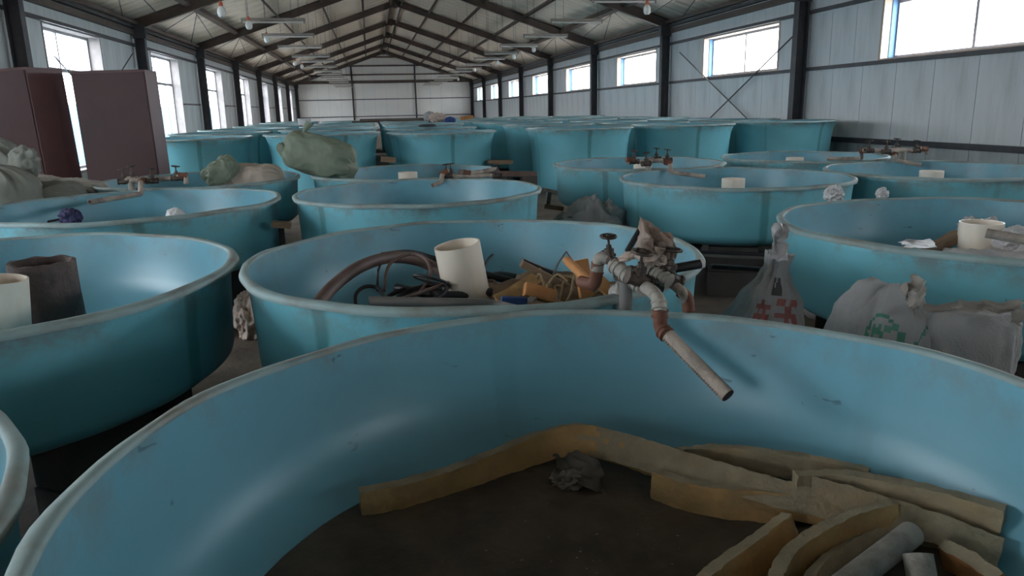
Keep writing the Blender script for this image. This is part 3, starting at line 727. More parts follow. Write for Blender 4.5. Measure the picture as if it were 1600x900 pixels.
def sack(name, c, size, rot, mats, label, seed=0, neck=0, mark=None, res=104, lump=.10, fold=.05, group=None, sag=0, prof=None):
    """filled woven sack: a pillow with seams, sagging folds and an open or tied mouth"""
    bm = bmesh.new(); off = Vector((seed*3.7, seed*9.1, seed*1.3)); hx, hy, hz = size
    nu, nv = res, int(res*.8); rows = []
    for j in range(nv+1):
        v = j/nv; row = []
        zz = -1+2*v
        # width profile: rounded bottom, body, drawn-in neck, frill
        body = (1-abs(zz)**6)**.5 if zz < 0 else (1-abs(zz)**5)**.5
        if neck:
            k = 1-neck
            if v > k:
                q = (v-k)/neck
                body = .10+.90*(1-q*1.9)**2 if q < .5 else .10+.55*(q-.5)**1.2
        if prof:
            for (va, wa), (vb, wb_) in zip(prof, prof[1:]):
                if va <= v <= vb: q = (v-va)/(vb-va); q = q*q*(3-2*q); body = wa+(wb_-wa)*q
        for i in range(nu):
            a = 2*PI*i/nu; ca, sa = math.cos(a), math.sin(a)
            e = .62
            x = math.copysign(abs(ca)**e, ca); y = math.copysign(abs(sa)**e, sa)
            p = Vector((x*hx*max(body, .02), y*hy*max(body, .02)*(1-.25*abs(zz)**2), zz*hz))
            nn = Vector((x*.9, y*.9, zz*1.3))
            d = lump*noise.noise(nn*1.4+off) + fold*(1-2*abs(noise.noise(nn*Vector((3.2, 3.2, 1.2)).length/3+off*2))) if False else lump*noise.noise(nn*1.5+off)
            w1 = 1-2*abs(noise.noise(Vector((nn.x*2.6, nn.y*2.6, nn.z*1.7))+off*2)); w2 = 1-2*abs(noise.noise(Vector((nn.x*6, nn.y*6, nn.z*4))+off*3))
            d += fold*w1+fold*.45*w2
            p += Vector((x, y, zz*.5)).normalized()*d*min(hx, hy)*2
            if sag: p.x += sag*(zz*zz)*hx
            row.append(bm.verts.new(p))
        rows.append(row)
    for j in range(nv):
        for i in range(nu):
            f = bm.faces.new([rows[j][i], rows[j][(i+1) % nu], rows[j+1][(i+1) % nu], rows[j+1][i]])
            if mark:
                f.material_index = mark((i+.5)/nu, (j+.5)/nv)
    bm.faces.new(rows[0][::-1]); bm.faces.new(rows[-1])
    o = obj(name, bm, mats, smooth=True, angle=75, label=label, cat='sack', group=group); o.location = c; o.rotation_euler = rot; return o
def printed(u, v):     # faint red glyph blocks and a dark line of print on one face
    u = (u*4) % 4 - 3+.0   # camera side around u=.75
    if not -.5 < u < .5: return 0
    def glyph(cx, cy, w_, h_, s):
        x = (u-cx)/w_; y = (v-cy)/h_
        if abs(x) > .5 or abs(y) > .5: return False
        r = int((.5-y)*len(s)); r = min(r, len(s)-1); c_ = min(int((x+.5)*len(s[0])), len(s[0])-1); return s[r][c_] == '#'
    G1 = ["..#..", "#####", ".#.#.", "#####", "#.#.#", ".#.#."]; G2 = ["#.###", ".##.#", "#####", ".#.#.", "##.##"]; G3 = ["##.#", "#.##", "####"]
    v -= .20; u += .08
    if glyph(-.22, .50, .34, .15, G1) or glyph(.22, .50, .38, .16, G2): return 1
    if glyph(0, .64, .16, .08, G3): return 3
    if .39 < v < .41 and abs(u) < .3 and int(u*40) % 2 == 0: return 3
    return 0
def printed2(u, v):
    u = (u*4) % 4 - 3
    if not -.6 < u < .6: return 0
    v = 1-(1-v)*1.55-.26
    r = math.hypot((u+.17)/.20, (v-.47)/.11)
    if .80 < r < 1.0: return 2
    if glyph_at(u, v, -.22, .48, .12, .09, ["#.#", "###", "#.."]) or glyph_at(u, v, -.10, .46, .10, .10, [".##", "#..", ".##"]): return 2
    if 0 < u < .34 and abs(v-.34-.62*u) < .014: return 2
    if -.1 < u < .2 and abs(v-.27-.62*u) < .010: return 2
    if glyph_at(u, v, .02, .30, .12, .06, ["#.##", ".#.#", "###."]) or glyph_at(u, v, .20, .38, .12, .06, ["##.#", "#.#.", "#.##"]) or glyph_at(u, v, -.30, .30, .14, .07, ["#.#.", "##.#", "#.##"]): return 1
    return 0
def glyph_at(u, v, cx, cy, w_, h_, s):
    x = (u-cx)/w_; y = (v-cy)/h_
    if abs(x) > .5 or abs(y) > .5: return False
    return s[min(int((.5-y)*len(s)), len(s)-1)][min(int((x+.5)*len(s[0])), len(s[0])-1)] == '#'
SM = [M['sack_grey'], M['print_red'], M['print_green'], M['print_dark']]
SW = [M['sack_grey'], M['print_red'], M['print_green'], M['print_dark']]

# printed sack leaning in the gap left of the tank with film
p = at(1188, 455, 3.0); sack('sack', (p.x, p.y, .42), (.20, .13, .43), (.05, .17, .1), SM, 'grey red-print sack tied at the neck, standing in the aisle', 1, mark=printed, fold=.06, lump=.08,
     prof=[(0, .3), (.05, .95), (.3, 1.05), (.52, 1.0), (.76, .66), (.88, .30), (.92, .20), (1, .26)])
# two sacks in front of the tank at the right
p = at(1365, 530, 2.10); zt = at(1360, 440, 2.12).z; sack('sack', (p.x-.02, p.y+.02, zt*.49), (.15, .11, zt*.50), (-.08, .22, -.15), SM, 'grey sack with green and red print leaning below the tank, its mouth pointing up', 4, mark=printed2, fold=.08, prof=[(0, .4), (.06, .95), (.6, 1.05), (.88, .9), (.97, .6), (1, .3)])
p = at(1408, 480, 2.10); crumple('sack_mouth', (p.x, p.y, p.z), (.035, .035, .09), M['sack_white'], None, None, rot=(0, .75, 0), seed=8, amp=.4, sub=4).__setitem__('label', 'whitish gathered mouth of the green-print sack, pointing up'); 
p = at(1500, 545, 2.05); zt = at(1500, 482, 2.07).z; sack('sack', (p.x, p.y+.02, zt*.49), (.185, .10, zt*.49), (-.05, .05, -.1), SM[0], 'plain grey sack with a frayed open edge, beside the green-print sack', 6, fold=.07, prof=[(0, .4), (.06, .95), (.6, 1.0), (.95, .98), (1, .85)])
# olive sack on the rim
p = at(498, 243, 7.75); sack('sack', p, (.185, .16, .35), (.1, 1.87, 0), M['sack_green'], 'olive green tied sack lying over the rim of a tank', 9, fold=.04, sag=.0)
p = at(538, 264, 7.75); crumple('sack_tail', p, (.14, .13, .16), M['sack_green'], None, None, seed=33, amp=.15, freq=1.4, sub=4, ridged=False).__setitem__('label', 'slumped lower end of the olive green sack')
p = at(475, 208, 7.75); b = bmesh.new(); tube(b, smoothpath([at(466, 222, 7.75), at(473, 212, 7.75), at(478, 200, 7.7), at(484, 192, 7.7)]), [.045, .04, .034, .03, .026, .022, .02, .018, .017, .018, .02, .022, .025, .028, .03, .034, .037, .04, .042], 8)
tie = obj('tied_corner', b, M['sack_green'], smooth=True)
p = at(444, 236, 7.75); c2 = crumple('tied_knot', p, (.05, .04, .08), M['sack_green'], None, None, seed=12, amp=.35, sub=3, rot=(0, -.5, 0))
# beige sacks in the far tank
p = at(388, 283, 7.9); sack('sack', (p.x, p.y, p.z-.06), (.21, .16, .36), (.1, 1.5, .1), M['sack_beige'], 'beige sack lying in the tank before the cabinets', 14, fold=.05)
p = at(345, 268, 7.75); sack('sack', (p.x, p.y, p.z), (.10, .10, .17), (.1, 1.0, .3), M['sack_green'], 'small greenish sack folded behind the beige sack', 15, fold=.08)
# sacks piled beside the wall
p = at(0, 275, 7.1); sack('sack', (p.x, p.y, p.z-.08), (.25, .22, .38), (.1, -.35, .2), M['sack_pile'], 'grey green sack standing on the pile, topmost', 16, fold=.07)
p = at(36, 258, 6.8); crumple('sack_mouth', p, (.11, .06, .14), M['sack_pile'], None, None, seed=17, amp=.35, sub=4, rot=(0, .4, 0)).__setitem__('label', 'open frayed mouth of the topmost sack')
p = at(60, 306, 6.9); sack('sack', (p.x, p.y, p.z-.07), (.16, .2, .36), (0, 1.5, .1), M['sack_pile'], 'grey green sack lying flat under the others in the pile', 18, fold=.05)
p = at(100, 296, 7.6); sack('sack', (p.x, p.y, p.z), (.09, .18, .40), (0, 1.72, -.1), M['sack_white'], 'flat whitish sack lying in front of the cabinets', 19, fold=.09)
p = at(-20, 310, 6.6); sack('sack', (p.x, p.y, p.z-.25), (.35, .3, .5), (0, .1, 0), M['sack_pile'], 'grey green sack at the base of the pile beside the cabinets', 21, fold=.05)
for px, py, Y, sz, lab, sd in ((60, 306, 6.9, (.30, .22, .27), 'dusty sack at the bottom of the pile, under the flat grey green one', 61), (100, 296, 7.75, (.36, .2, .30), 'dusty sack on the floor under the flat whitish one', 62)):
    p = at(px, py, Y); sack('sack', (p.x, p.y, sz[2]*.98), sz, (0, 0, .1), M['sack_pile'], lab, sd, res=48)
# tarp heap in the aisle between the second-row tanks
p = at(930, 335, 6.2); crumple('tarpaulin_heap', (p.x, p.y, .0+.32), (.29, .25, .36), M['sack_grey'], 'heap of grey crumpled tarpaulin on the floor between two tanks', 'tarpaulin', seed=25, amp=.32, flat=-.8)
p = at(893, 336, 6.3); crumple('tarpaulin_heap', (p.x, p.y, .30), (.22, .2, .26), M['sack_pile'], 'smaller brownish tarpaulin heap beside the grey heap', 'tarpaulin', seed=26, amp=.35, flat=-.8)
p = at(968, 330, 6.2); crumple('tarpaulin_heap', (p.x, p.y, .35), (.07, .1, .24), M['sack_grey'], 'narrow grey tarpaulin fold squeezed against the dark-seamed tank', 'tarpaulin', seed=27, amp=.3)
# tied bags standing behind the film tank, only their crumpled mouths show
for px, py, Y, r_, lab, sd in ((1303, 300, 4.6, .055, 'pale bag standing between two tanks, only its crumpled mouth showing', 28), (1379, 298, 4.4, .034, 'white bag behind the film tank, only its small crumpled mouth showing', 29)):
    p = at(px, py, Y); hb = (p.z-.06)/2
    bg_ = sack('sack', (p.x, p.y, hb), (.13, .12, hb), (0, 0, .2), M['sack_white'], lab, sd, res=40, prof=[(0, .3), (.05, .95), (.6, 1.0), (.85, .5), (1, .2)])
    crumple('bag_mouth', (0, 0, hb+.04), (r_, r_*.9, r_), M['plastic'], None, None, seed=sd, amp=.45, parent=bg_)
    bg_.children[0].location = (0, 0, hb+.04)
# in the film tank
p = at(1585, 378, 3.1); crumple('crumpled_film', (p.x, p.y, p.z), (.08, .06, .06), M['plastic'], 'clear crumpled film under the brown spout', 'plastic', seed=31, amp=.5)
b = bmesh.new(); tube(b, [at(1541, 364, 2.75), at(1640, 382, 2.6)], .021, 18, hollow=.004)
obj('brown_spout', b, M['oldpipe'], smooth=True, label='brown crusted pipe end reaching in front of the white pipe', cat='pipe')
b = bmesh.new(); Mx = Matrix.Translation(at(1470, 383, 3.3)) @ Matrix.Rotation(-.35, 4, 'Y') @ Matrix.Rotation(.2, 4, 'Z'); box(b, (-.16, -.04, -.02), (.14, .04, .02), Mx, bevel=.004)
obj('timber_offcut', b, M['wood'], label='dark timber offcut lying beside the white pipe', cat='wood')
crumple('crumpled_film', (T['T1R'][0]+.05, 3.05, .62), (.45, .34, .17), M['plastic'], 'heap of pale film filling the bottom of the tank under the flat sheet', 'plastic', seed=37, amp=.35, flat=-.7)
# in the cloth tank
p = at(110, 340, 5.35); mop = empty('mop', p, 0, label='dark blue mop head on a black handle, propped inside a tank', cat='mop')
crumple('mop_head', p, (.062, .05, .055), M['purple'], None, None, seed=35, amp=.3, parent=mop)
b = bmesh.new(); tube(b, [Vector((.0, 0, 0)), at(76, 346, 5.3)-p, at(76, 346, 5.3)-p+Vector((-.12, .1, -.27))], .009, 8); obj('handle', b, M['hose'], mop, smooth=True)
p = at(274, 338, 5.6); crumple('crumpled_film', (p.x, p.y, p.z-.07), (.09, .07, .14), M['plastic'], 'whitish bundle just showing over the tank rim', 'plastic', seed=36, amp=.12, ridged=False)
# rusted thick pipe
b = bmesh.new(); pp = at(64, 412, 3.35); tube(b, [(0, 0, 0), (0, 0, .1), (0, 0, .2), (0, 0, .3), (0, 0, pp.z-.47)], .128, 48, hollow=.014)
for v in b.verts:
    n_ = noise.noise(v.co*14)*.008+noise.noise(v.co*40)*.004; v.co += Vector((v.co.x, v.co.y, 0)).normalized()*n_
    if v.co.z > .35: v.co.z += noise.noise(v.co*20)*.012
o = obj('thick_pipe', b, M['clay'], smooth=True, label='wide rusted pipe standing in a tank beside the white pipe', cat='pipe'); o.location = (pp.x, pp.y, .48); o.rotation_euler = (0, 0, 0)

# ------------------------------------------------------------------ rag on the big manifold
def cloth_patch(name, ctrl, m, thick=.002, amp=.012, res=26, seed=0, parent=None, **k):
    """a torn cloth spanned over four edge curves of points"""
    bm = bmesh.new(); nr, nc = len(ctrl), len(ctrl[0]); V = []
    def cr(P, t):
        n = len(P)-1; s = min(int(t*n), n-1); f = t*n-s
        p0, p1, p2, p3 = P[max(s-1, 0)], P[s], P[s+1], P[min(s+2, n)]
        return .5*((2*p1)+(-p0+p2)*f+(2*p0-5*p1+4*p2-p3)*f*f+(-p0+3*p1-3*p2+p3)*f**3)
    for i in range(res+1):
        row = []
        Pc = [cr(list(col), i/res) for col in zip(*ctrl)]
        for j in range(res+1):
            p = cr(Pc, j/res); q = p*22+Vector((seed, 0, 0))
            p = p+Vector((noise.noise(q), noise.noise(q+Vector((9, 0, 0)))*1.5, noise.noise(q+Vector((0, 9, 0)))))*amp + Vector((0, 1, 0))*(1-2*abs(noise.noise(q*1.4)))*amp
            row.append(bm.verts.new(p))
        V.append(row)
    for i in range(res):
        for j in range(res): bm.faces.new([V[i][j], V[i+1][j], V[i+1][j+1], V[i][j+1]])
    bmesh.ops.solidify(bm, geom=list(bm.faces), thickness=thick)
    return obj(name, bm, m, parent, smooth=True, angle=80, **k)
def film(name, corners, m, seed, label=None, cat=None, parent=None, amp=.012, group=None, bulge=.03, res=30):
    # corners: (px, py, Y) round a quad; inner control points wander so that the sheet buckles
    rnd = random.Random(seed); A_, B_, C_, D_ = [at(*c) for c in corners]; n = 5; G = []
    for i in range(n):
        row = []
        for j in range(n):
            a, b2 = i/(n-1), j/(n-1); p = A_.lerp(B_, b2).lerp(D_.lerp(C_, b2), a)
            k = bulge*(.4 if i in (0, n-1) or j in (0, n-1) else 1)
            row.append(p+Vector((rnd.uniform(-k, k)*.5, rnd.uniform(-k, k), rnd.uniform(-k, k)*.6)))
        G.append(row)
    return cloth_patch(name, G, m, seed=seed, parent=parent, label=label, cat=cat, group=group, amp=amp, res=res)
Z = lambda x, y, dy: at(x, y, YM+dy)
rag = cloth_patch('rag', [[Z(1002, 339, .06), Z(1008, 343, .02), Z(1022, 352, .0), Z(1034, 362, .05)],
                    [Z(1001, 366, .04), Z(1013, 365, -.05), Z(1028, 364, .07), Z(1049, 364, .0)],
                    [Z(995, 384, .0), Z(1012, 388, -.05), Z(1034, 380, .0), Z(1057, 388, .03)],
                    [Z(985, 396, .04), Z(1010, 402, -.04), Z(1034, 402, -.05), Z(1050, 404, .04)]], M['rag'], seed=3,
            label='stiff dusty rag draped over the crusted tap manifold', cat='rag', res=40, amp=.016)
film('rag_fold', [(1018, 352, YM-.01), (1050, 372, YM), (1048, 398, YM), (1012, 396, YM-.03)], M['rag'], 5, parent=rag, amp=.014)
film('rag_fold', [(1024, 386, YM-.06), (1060, 392, YM-.03), (1052, 412, YM-.04), (1018, 408, YM-.06)], M['rag'], 6, parent=rag, amp=.014)
crumple('rag_fold', Z(1018, 402, -.02), (.05, .03, .022), M['rag'], None, None, seed=41, amp=.4, rot=(0, .3, 0), sub=4)
for RF in [o for o in bpy.data.objects if o.name.startswith('rag_fold')]: RF.parent = rag; [RF.pop(k_) for k_ in ('category', 'group') if k_ in RF]
crumple('rag_fold', Z(1030, 425, .0), (.024, .02, .035), M['rag'], None, None, seed=42, amp=.4, rot=(0, -.5, 0), sub=4).parent = rag
crumple('rag_fold', Z(984, 400, .03), (.035, .02, .012), M['rag'], None, None, seed=43, amp=.4, rot=(0, -.3, 0), sub=4).parent = rag
crumple('hanging_rag', Z(968, 462, .10), (.03, .02, .045), M['sack_white'], 'pale dusty rag hanging behind the riser pipe', 'rag', seed=44, amp=.45, sub=4)

film('crumpled_film', [(1211, 352, 2.80), (1229, 350, 2.82), (1231, 408, 2.78), (1208, 412, 2.80)], M['plastic'], 51, 'crumpled whitish film hanging at the neck of the red-print sack', 'plastic', amp=.016)
film('crumpled_film', [(1440, 478, 2.02), (1600, 470, 1.94), (1598, 486, 1.90), (1450, 492, 1.96)], M['sack_white'], 52, 'torn whitish film edge along the top of the plain grey sack', 'plastic', amp=.012, bulge=.022, res=44)
film('crumpled_film', [(1575, 478, 1.96), (1600, 474, 1.95), (1604, 510, 1.92), (1582, 500, 1.93)], M['sack_white'], 53, 'loose flap of whitish film hanging at the far end of the grey sack', 'plastic', amp=.012)
film('crumpled_film', [(1505, 338, 3.42), (1562, 342, 3.40), (1566, 372, 3.36), (1500, 368, 3.38)], M['plastic'], 54, 'clear crumpled film behind the white pipe', 'plastic', amp=.02)
film('crumpled_film', [(1405, 378, 3.05), (1455, 374, 3.10), (1468, 388, 2.75), (1415, 388, 2.70)], M['plastic'], 55, 'flat sheet of pale film along the tank rim', 'plastic', amp=.008, bulge=.015)
film('sack_mouth_flap', [(1408, 452, 2.03), (1441, 430, 2.02), (1436, 448, 1.98), (1424, 486, 1.96)], M['sack_white'], 56, 'whitish pointed flap of the green-print sack mouth', 'sack flap', amp=.010)
for o in [o for o in bpy.data.objects if o.name.startswith('sack_mouth') or o.name.startswith('sack_tail') or o.name in ('tied_corner', 'tied_knot')]:
    key = {'sack_tail': 'olive green tied', 'tied_corner': 'olive green tied', 'tied_knot': 'olive green tied'}.get(o.name)
    if key is None: key = 'green and red print' if 'green-print' in o['label'] else 'topmost'
    if 'category' in o: del o['category']
    host = next(h for h in bpy.data.objects if h.type == 'MESH' and h.get('category') == 'sack' and key in h['label'])
    bpy.context.view_layer.update()
    o.parent = host; o.matrix_parent_inverse = host.matrix_world.inverted()

# ------------------------------------------------------------------ contents of the nearest tank
b = bmesh.new(); lathe(b, [(0, .022), (.4, .028), (.62, .036), (.72, .040), (.77, .044), (.795, .042), (.80, .03)], 72)
for v in b.verts:
    v.co.z += .006*noise.noise(v.co*6)+.003*noise.noise(v.co*20)
o = obj('dried_mud', b, M['mud'], smooth=True, kind='stuff', label='dried brown mud covering the bottom of the nearest tank', cat='mud'); o.location = (.43, 1.18, .475)
b = bmesh.new()
for k in range(160):
    a = random.uniform(0, 2*PI); rr = .75*math.sqrt(random.random()); s = random.uniform(.001, .0032)
    bmesh.ops.create_icosphere(b, subdivisions=1, radius=s, matrix=Matrix.Translation((.43+rr*math.cos(a), 1.18+rr*math.sin(a), .505)) @ Matrix.Diagonal((1.5, 1, .6, 1)))
obj('mud_crumbs', b, M['greypipe'], kind='stuff', label='small dry crumbs scattered on the mud', cat='crumbs')
FZ = .497
def strip(pts, wd, th, label, m='foam', seed=0, jag=.0025):
    """foam strip: pts (px, py, z of centre, lean) ; lean 0 = on edge, 90 = lying flat"""
    P = [atz(x, y, z) for x, y, z, l in pts]; Ls = [math.radians(l) for *_, l in pts]
    n = 8; path = smoothpath(P, n); ln = []
    for i in range(len(Ls)-1):
        for k in range(n): ln.append(Ls[i]+(Ls[i+1]-Ls[i])*k/n)
    ln.append(Ls[-1])
    bm = bmesh.new(); rings = []; NW = 6
    for i, p in enumerate(path):
        tq = (path[min(i+1, len(path)-1)]-path[max(i-1, 0)]); tq.z *= 1; tq.normalize()
        sd = tq.cross(Vector((0, 0, 1))).normalized(); up = sd.cross(tq).normalized()
        W_ = up*math.cos(ln[i])+sd*math.sin(ln[i]); N_ = W_.cross(tq).normalized()
        ring = []
        for k in range(NW+1): ring.append(p+W_*wd*(k/NW-.5)+N_*th/2)
        for k in range(NW, -1, -1): ring.append(p+W_*wd*(k/NW-.5)-N_*th/2)
        ring = [q+Vector((noise.noise(q*60+Vector((seed, 0, 0))), noise.noise(q*60+Vector((0, seed, 5))), noise.noise(q*45+Vector((7, 0, seed)))))*jag*1.6 for q in ring]
        rings.append([bm.verts.new(q) for q in ring])
    m_ = len(rings[0])
    for A_, B_ in zip(rings, rings[1:]):
        for k in range(m_): bm.faces.new([A_[k], A_[(k+1) % m_], B_[(k+1) % m_], B_[k]])
    bm.faces.new(rings[0][::-1]); bm.faces.new(rings[-1])
    bm.normal_update()
    bmesh.ops.recalc_face_normals(bm, faces=bm.faces)
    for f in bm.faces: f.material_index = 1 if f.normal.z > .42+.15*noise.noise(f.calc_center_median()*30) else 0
    return obj('foam_strip', bm, [M[m], M['foamdust']], smooth=True, angle=50, label=label, cat='foam', group='foam strips in the nearest tank')
h = FZ+.043
strip([(563, 789, h, 8), (650, 770, h, 5), (730, 745, h, 0), (800, 715, h+.01, 0), (850, 696, h+.03, -5), (905, 686, h+.045, -15), (960, 698, h+.045, -35), (1035, 722, h+.035, -50),
       (1120, 748, h+.03, -60), (1200, 772, h+.03, -65), (1280, 792, h+.03, -65), (1370, 815, h+.02, -70)], .085, .030, 'longest dusty foam strip, arching across the mud from the blunt cut end', 'foam', 1)
strip([(1050, 722, h+.02, 0), (1120, 716, h+.02, 5), (1200, 722, h+.03, 10), (1280, 735, h+.03, 12), (1358, 752, h+.03, 12)], .075, .022, 'thin foam strip curving along the tank wall, shaded', 'foam2', 2)
strip([(1022, 757, h, 0), (1060, 772, h, 0), (1120, 785, h, -5), (1180, 790, h, -10), (1240, 800, h, -10)], .085, .028, 'orange-lit foam strip tucked under the long arching one', 'foam', 3)
strip([(1240, 772, h+.03, 3), (1310, 770, h+.03, 3), (1400, 784, h+.035, 3), (1480, 803, h+.035, 2), (1566, 830, h+.035, 2)], .112, .030, 'thick foam strip standing on edge against the tank wall, square cut end', 'foam2', 4)
strip([(1265, 770, h+.05, -40), (1340, 790, h+.045, -45), (1410, 812, h+.04, -50), (1480, 836, h+.03, -55), (1562, 868, h+.015, -60)], .075, .024, 'grey-dusted foam strip with a torn end below the thick one', 'foam2', 5)
strip([(1238, 830, h+.01, 20), (1190, 866, h, 15), (1135, 905, h, 10), (1100, 935, h, 10)], .088, .030, 'short straight foam strip with a cut end, pointing at the camera', 'foam', 6)
strip([(1398, 812, h+.035, 10), (1340, 828, h+.03, 8), (1285, 850, h+.02, 0), (1240, 880, h+.01, 0), (1215, 915, h+.01, 0), (1205, 950, h+.01, 0)], .088, .028, 'bent foam strip curling towards the camera, pale cut end', 'foam', 7)
strip([(1390, 845, h, 40), (1340, 868, h, 35), (1300, 895, h, 30), (1270, 930, h, 20)], .07, .025, 'foam strip lying under the bent one', 'foam2', 8)
strip([(1478, 868, h+.01, 30), (1520, 890, h+.01, 30), (1570, 925, h+.01, 30)], .085, .030, 'small bright foam strip piece in the corner beside the short grey pipe', 'orange', 9)
b = bmesh.new(); tube(b, [atz(1424, 834, h+.045), atz(1300, 930, h+.03)], .027, 24, hollow=.004)
obj('grey_pipe', b, M['greypipe' if False else 'fit'], smooth=True, label='longer grey pipe lying over the foam strips', cat='pipe', group='grey pipes in the nearest tank')
b = bmesh.new(); tube(b, [atz(1434, 866, h+.055), atz(1446, 935, h-.01)], .029, 24, hollow=.004)
obj('grey_pipe', b, M['fit'], smooth=True, label='short grey pipe end beside the small bright foam piece', cat='pipe', group='grey pipes in the nearest tank')
p = atz(893, 748, FZ+.025); bag_ = crumple('crumpled_bag', p, (.045, .035, .03), M['bag_dirty'], 'muddy crumpled bag under the arch of the long foam strip', 'bag', seed=51, amp=.45, flat=-.6)
pq = [atz(866, 712, FZ+.09), atz(936, 712, FZ+.09), atz(948, 768, FZ+.02), atz(872, 752, FZ+.04)]
rnd = random.Random(4); G = [[pq[0].lerp(pq[1], b2/4).lerp(pq[3].lerp(pq[2], b2/4), a/4)+Vector((rnd.uniform(-.01, .01), rnd.uniform(-.016, .016), rnd.uniform(-.008, .01))) for b2 in range(5)] for a in range(5)]
fl = cloth_patch('bag_flap', G, M['bag_dirty'], seed=9, amp=.012, res=30); fl.parent = bag_; fl.matrix_parent_inverse = Matrix.Translation(-p)
p = atz(866, 690, FZ+.05); crumple('crumpled_bag', p, (.03, .03, .035), M['bag_dirty'], 'small dark bag knot behind the arch of the long foam strip', 'bag', seed=52, amp=.4)

# ------------------------------------------------------------------ contents of the hose tank
BZ = .50
def hose(P, r, m, label, cat='hose', n=8, group='hoses and cables in the hose tank', name='hose', hollow=0, seg=12):
    b = bmesh.new(); tube(b, smoothpath(P, n), r, seg, hollow=hollow); return obj(name, b, M[m], smooth=True, angle=60, label=label, cat=cat, group=group)
Hh = lambda x, y, Y: at(x, y, Y)
hose([Hh(495, 478, 2.75), Hh(520, 448, 2.95), Hh(560, 418, 3.15), Hh(605, 403, 3.35), Hh(650, 406, 3.45), Hh(690, 425, 3.4), Hh(730, 455, 3.2)], .027, 'hosebr', 'thick brown hose arching highest in the tank')
hose([Hh(598, 400, 3.4), Hh(640, 396, 3.55), Hh(680, 406, 3.6), Hh(740, 424, 3.5), Hh(800, 440, 3.5)], .018, 'hose', 'black hose running along behind the brown arch')
hose([Hh(600, 455, 3.1), Hh(603, 430, 3.15), Hh(612, 410, 3.2), Hh(640, 397, 3.25), Hh(665, 405, 3.2), Hh(672, 430, 3.1), Hh(655, 458, 3.0)], .007, 'hosebr', 'thin brown cable looped over the hose arch')
hose([Hh(590, 455, 3.2), Hh(590, 430, 3.2), Hh(594, 415, 3.25)], .006, 'hose', 'thin black cable standing inside the hose arch')
hose([Hh(556, 478, 3.0), Hh(556, 460, 3.05), Hh(570, 448, 3.1), Hh(590, 450, 3.1), Hh(600, 465, 3.0), Hh(590, 480, 2.9)], .008, 'hose', 'small black cable coil inside the arch')
for i, (rr, yy, m_) in enumerate(((.13, 3.05, 'hose'), (.11, 3.0, 'hose'), (.09, 3.02, 'hosebr'), (.15, 2.93, 'hosebr'), (.07, 2.95, 'hose'))):
    cc = Hh(652+i*6, 476-i*1, yy); P = [cc+Vector((rr*math.cos(a), rr*.7*math.sin(a), .02+i*.018+.03*math.sin(a*1+i))) for a in [k*2*PI/10 for k in range(11)]]
    if i not in (3,): hose(P, .010-.001*i, m_, ('coiled hose loop, ' + ('lowest and widest of the coil', 'second from the bottom of the coil', 'middle loop of the coil', 'brown loop near the top of the coil', 'smallest, topmost loop of the coil')[i]), n=5)
hose([Hh(620, 450, 3.2), Hh(700, 462, 3.0), Hh(790, 455, 3.1), Hh(850, 462, 3.2)], .02, 'hose', 'black hose lying low behind the white pipe')
hose([Hh(770, 398, 3.2), Hh(763, 405, 3.18), Hh(757, 418, 3.15), Hh(755, 440, 3.1)], .006, 'hose', 'black cable end curling up beside the leaning white pipe')
hose([Hh(756, 440, 3.2), Hh(772, 440, 3.2), Hh(778, 455, 3.1), Hh(775, 470, 3.0)], .008, 'hosebr', 'brown cable bight at the foot of the leaning white pipe')
hose([Hh(740, 448, 3.4), Hh(780, 430, 3.6), Hh(840, 442, 3.7), Hh(900, 452, 3.6)], .02, 'hose', 'black hose sloping down behind the ropes')
b = bmesh.new(); tube(b, smoothpath([Hh(577, 471, 2.42), Hh(680, 473, 2.45), Hh(760, 475, 2.5), Hh(804, 483, 2.58)], 6), .0175, 20, hollow=.003)
obj('conduit_pipe', b, M['greypipe'], smooth=True, label='long grey conduit lying along the near rim of the hose tank', cat='pipe')
# filler bundle under everything: a mass of old net
p = Hh(690, 475, 3.05); crumple('old_netting', (p.x, p.y, BZ+.05), (.42, .36, .15), M['hose'], 'dark heap of old netting under the hoses', 'netting', seed=61, amp=.28, flat=-.3)
p = Hh(860, 470, 3.1); crumple('old_netting', (p.x, p.y, BZ+.06), (.36, .32, .20), M['wood'], 'brown heap of old netting under the boards and ropes', 'netting', seed=62, amp=.3, flat=-.3)
# orange boards
def board(px, py, Y, sx_, sy_, th, rot, m, label, cat='board', name='board', group='boards in the hose tank'):
    from mathutils import Euler
    b = bmesh.new(); Mx = Matrix.Translation(Hh(px, py, Y)) @ Euler(rot).to_matrix().to_4x4(); box(b, (-sx_/2, -th/2, -sy_/2), (sx_/2, th/2, sy_/2), Mx, bevel=.003)
    return obj(name, b, M[m], label=label, cat=cat, group=group)
board(843, 458, 2.75, .13, .055, .03, (-.5, .35, .1), 'orange', 'orange sponge board lying with a round hole, nearest the rim')
b = bmesh.new(); tube(b, [Hh(829, 468, 2.68), Hh(836, 466, 2.75)], .012, 12); obj('bolt', b, M['rod'], smooth=True, label='dark bolt end on the nearest orange board', cat='bolt')
board(912, 435, 2.75, .058, .15, .022, (-.2, -.08, .2), 'orange', 'upright orange board behind the rusty elbow')
board(945, 448, 2.72, .14, .05, .022, (-.3, .75, .1), 'orange', 'orange board leaning down beside the riser pipe')
board(820, 447, 3.0, .20, .06, .03, (-.7, -.45, .2), 'foam', 'brown foam board sloping beside the white pipe')
board(792, 462, 2.9, .10, .05, .03, (-.4, -.3, .2), 'foam', 'small brown foam block at the foot of the white pipe')
board(803, 470, 2.72, .10, .03, .03, (0, .1, 0), 'blue', 'dark blue plastic block beside the foam block')
board(858, 434, 2.95, .27, .03, .03, (0, .52, 0), 'wood', 'grey weathered batten slanting over the ropes', name='batten')
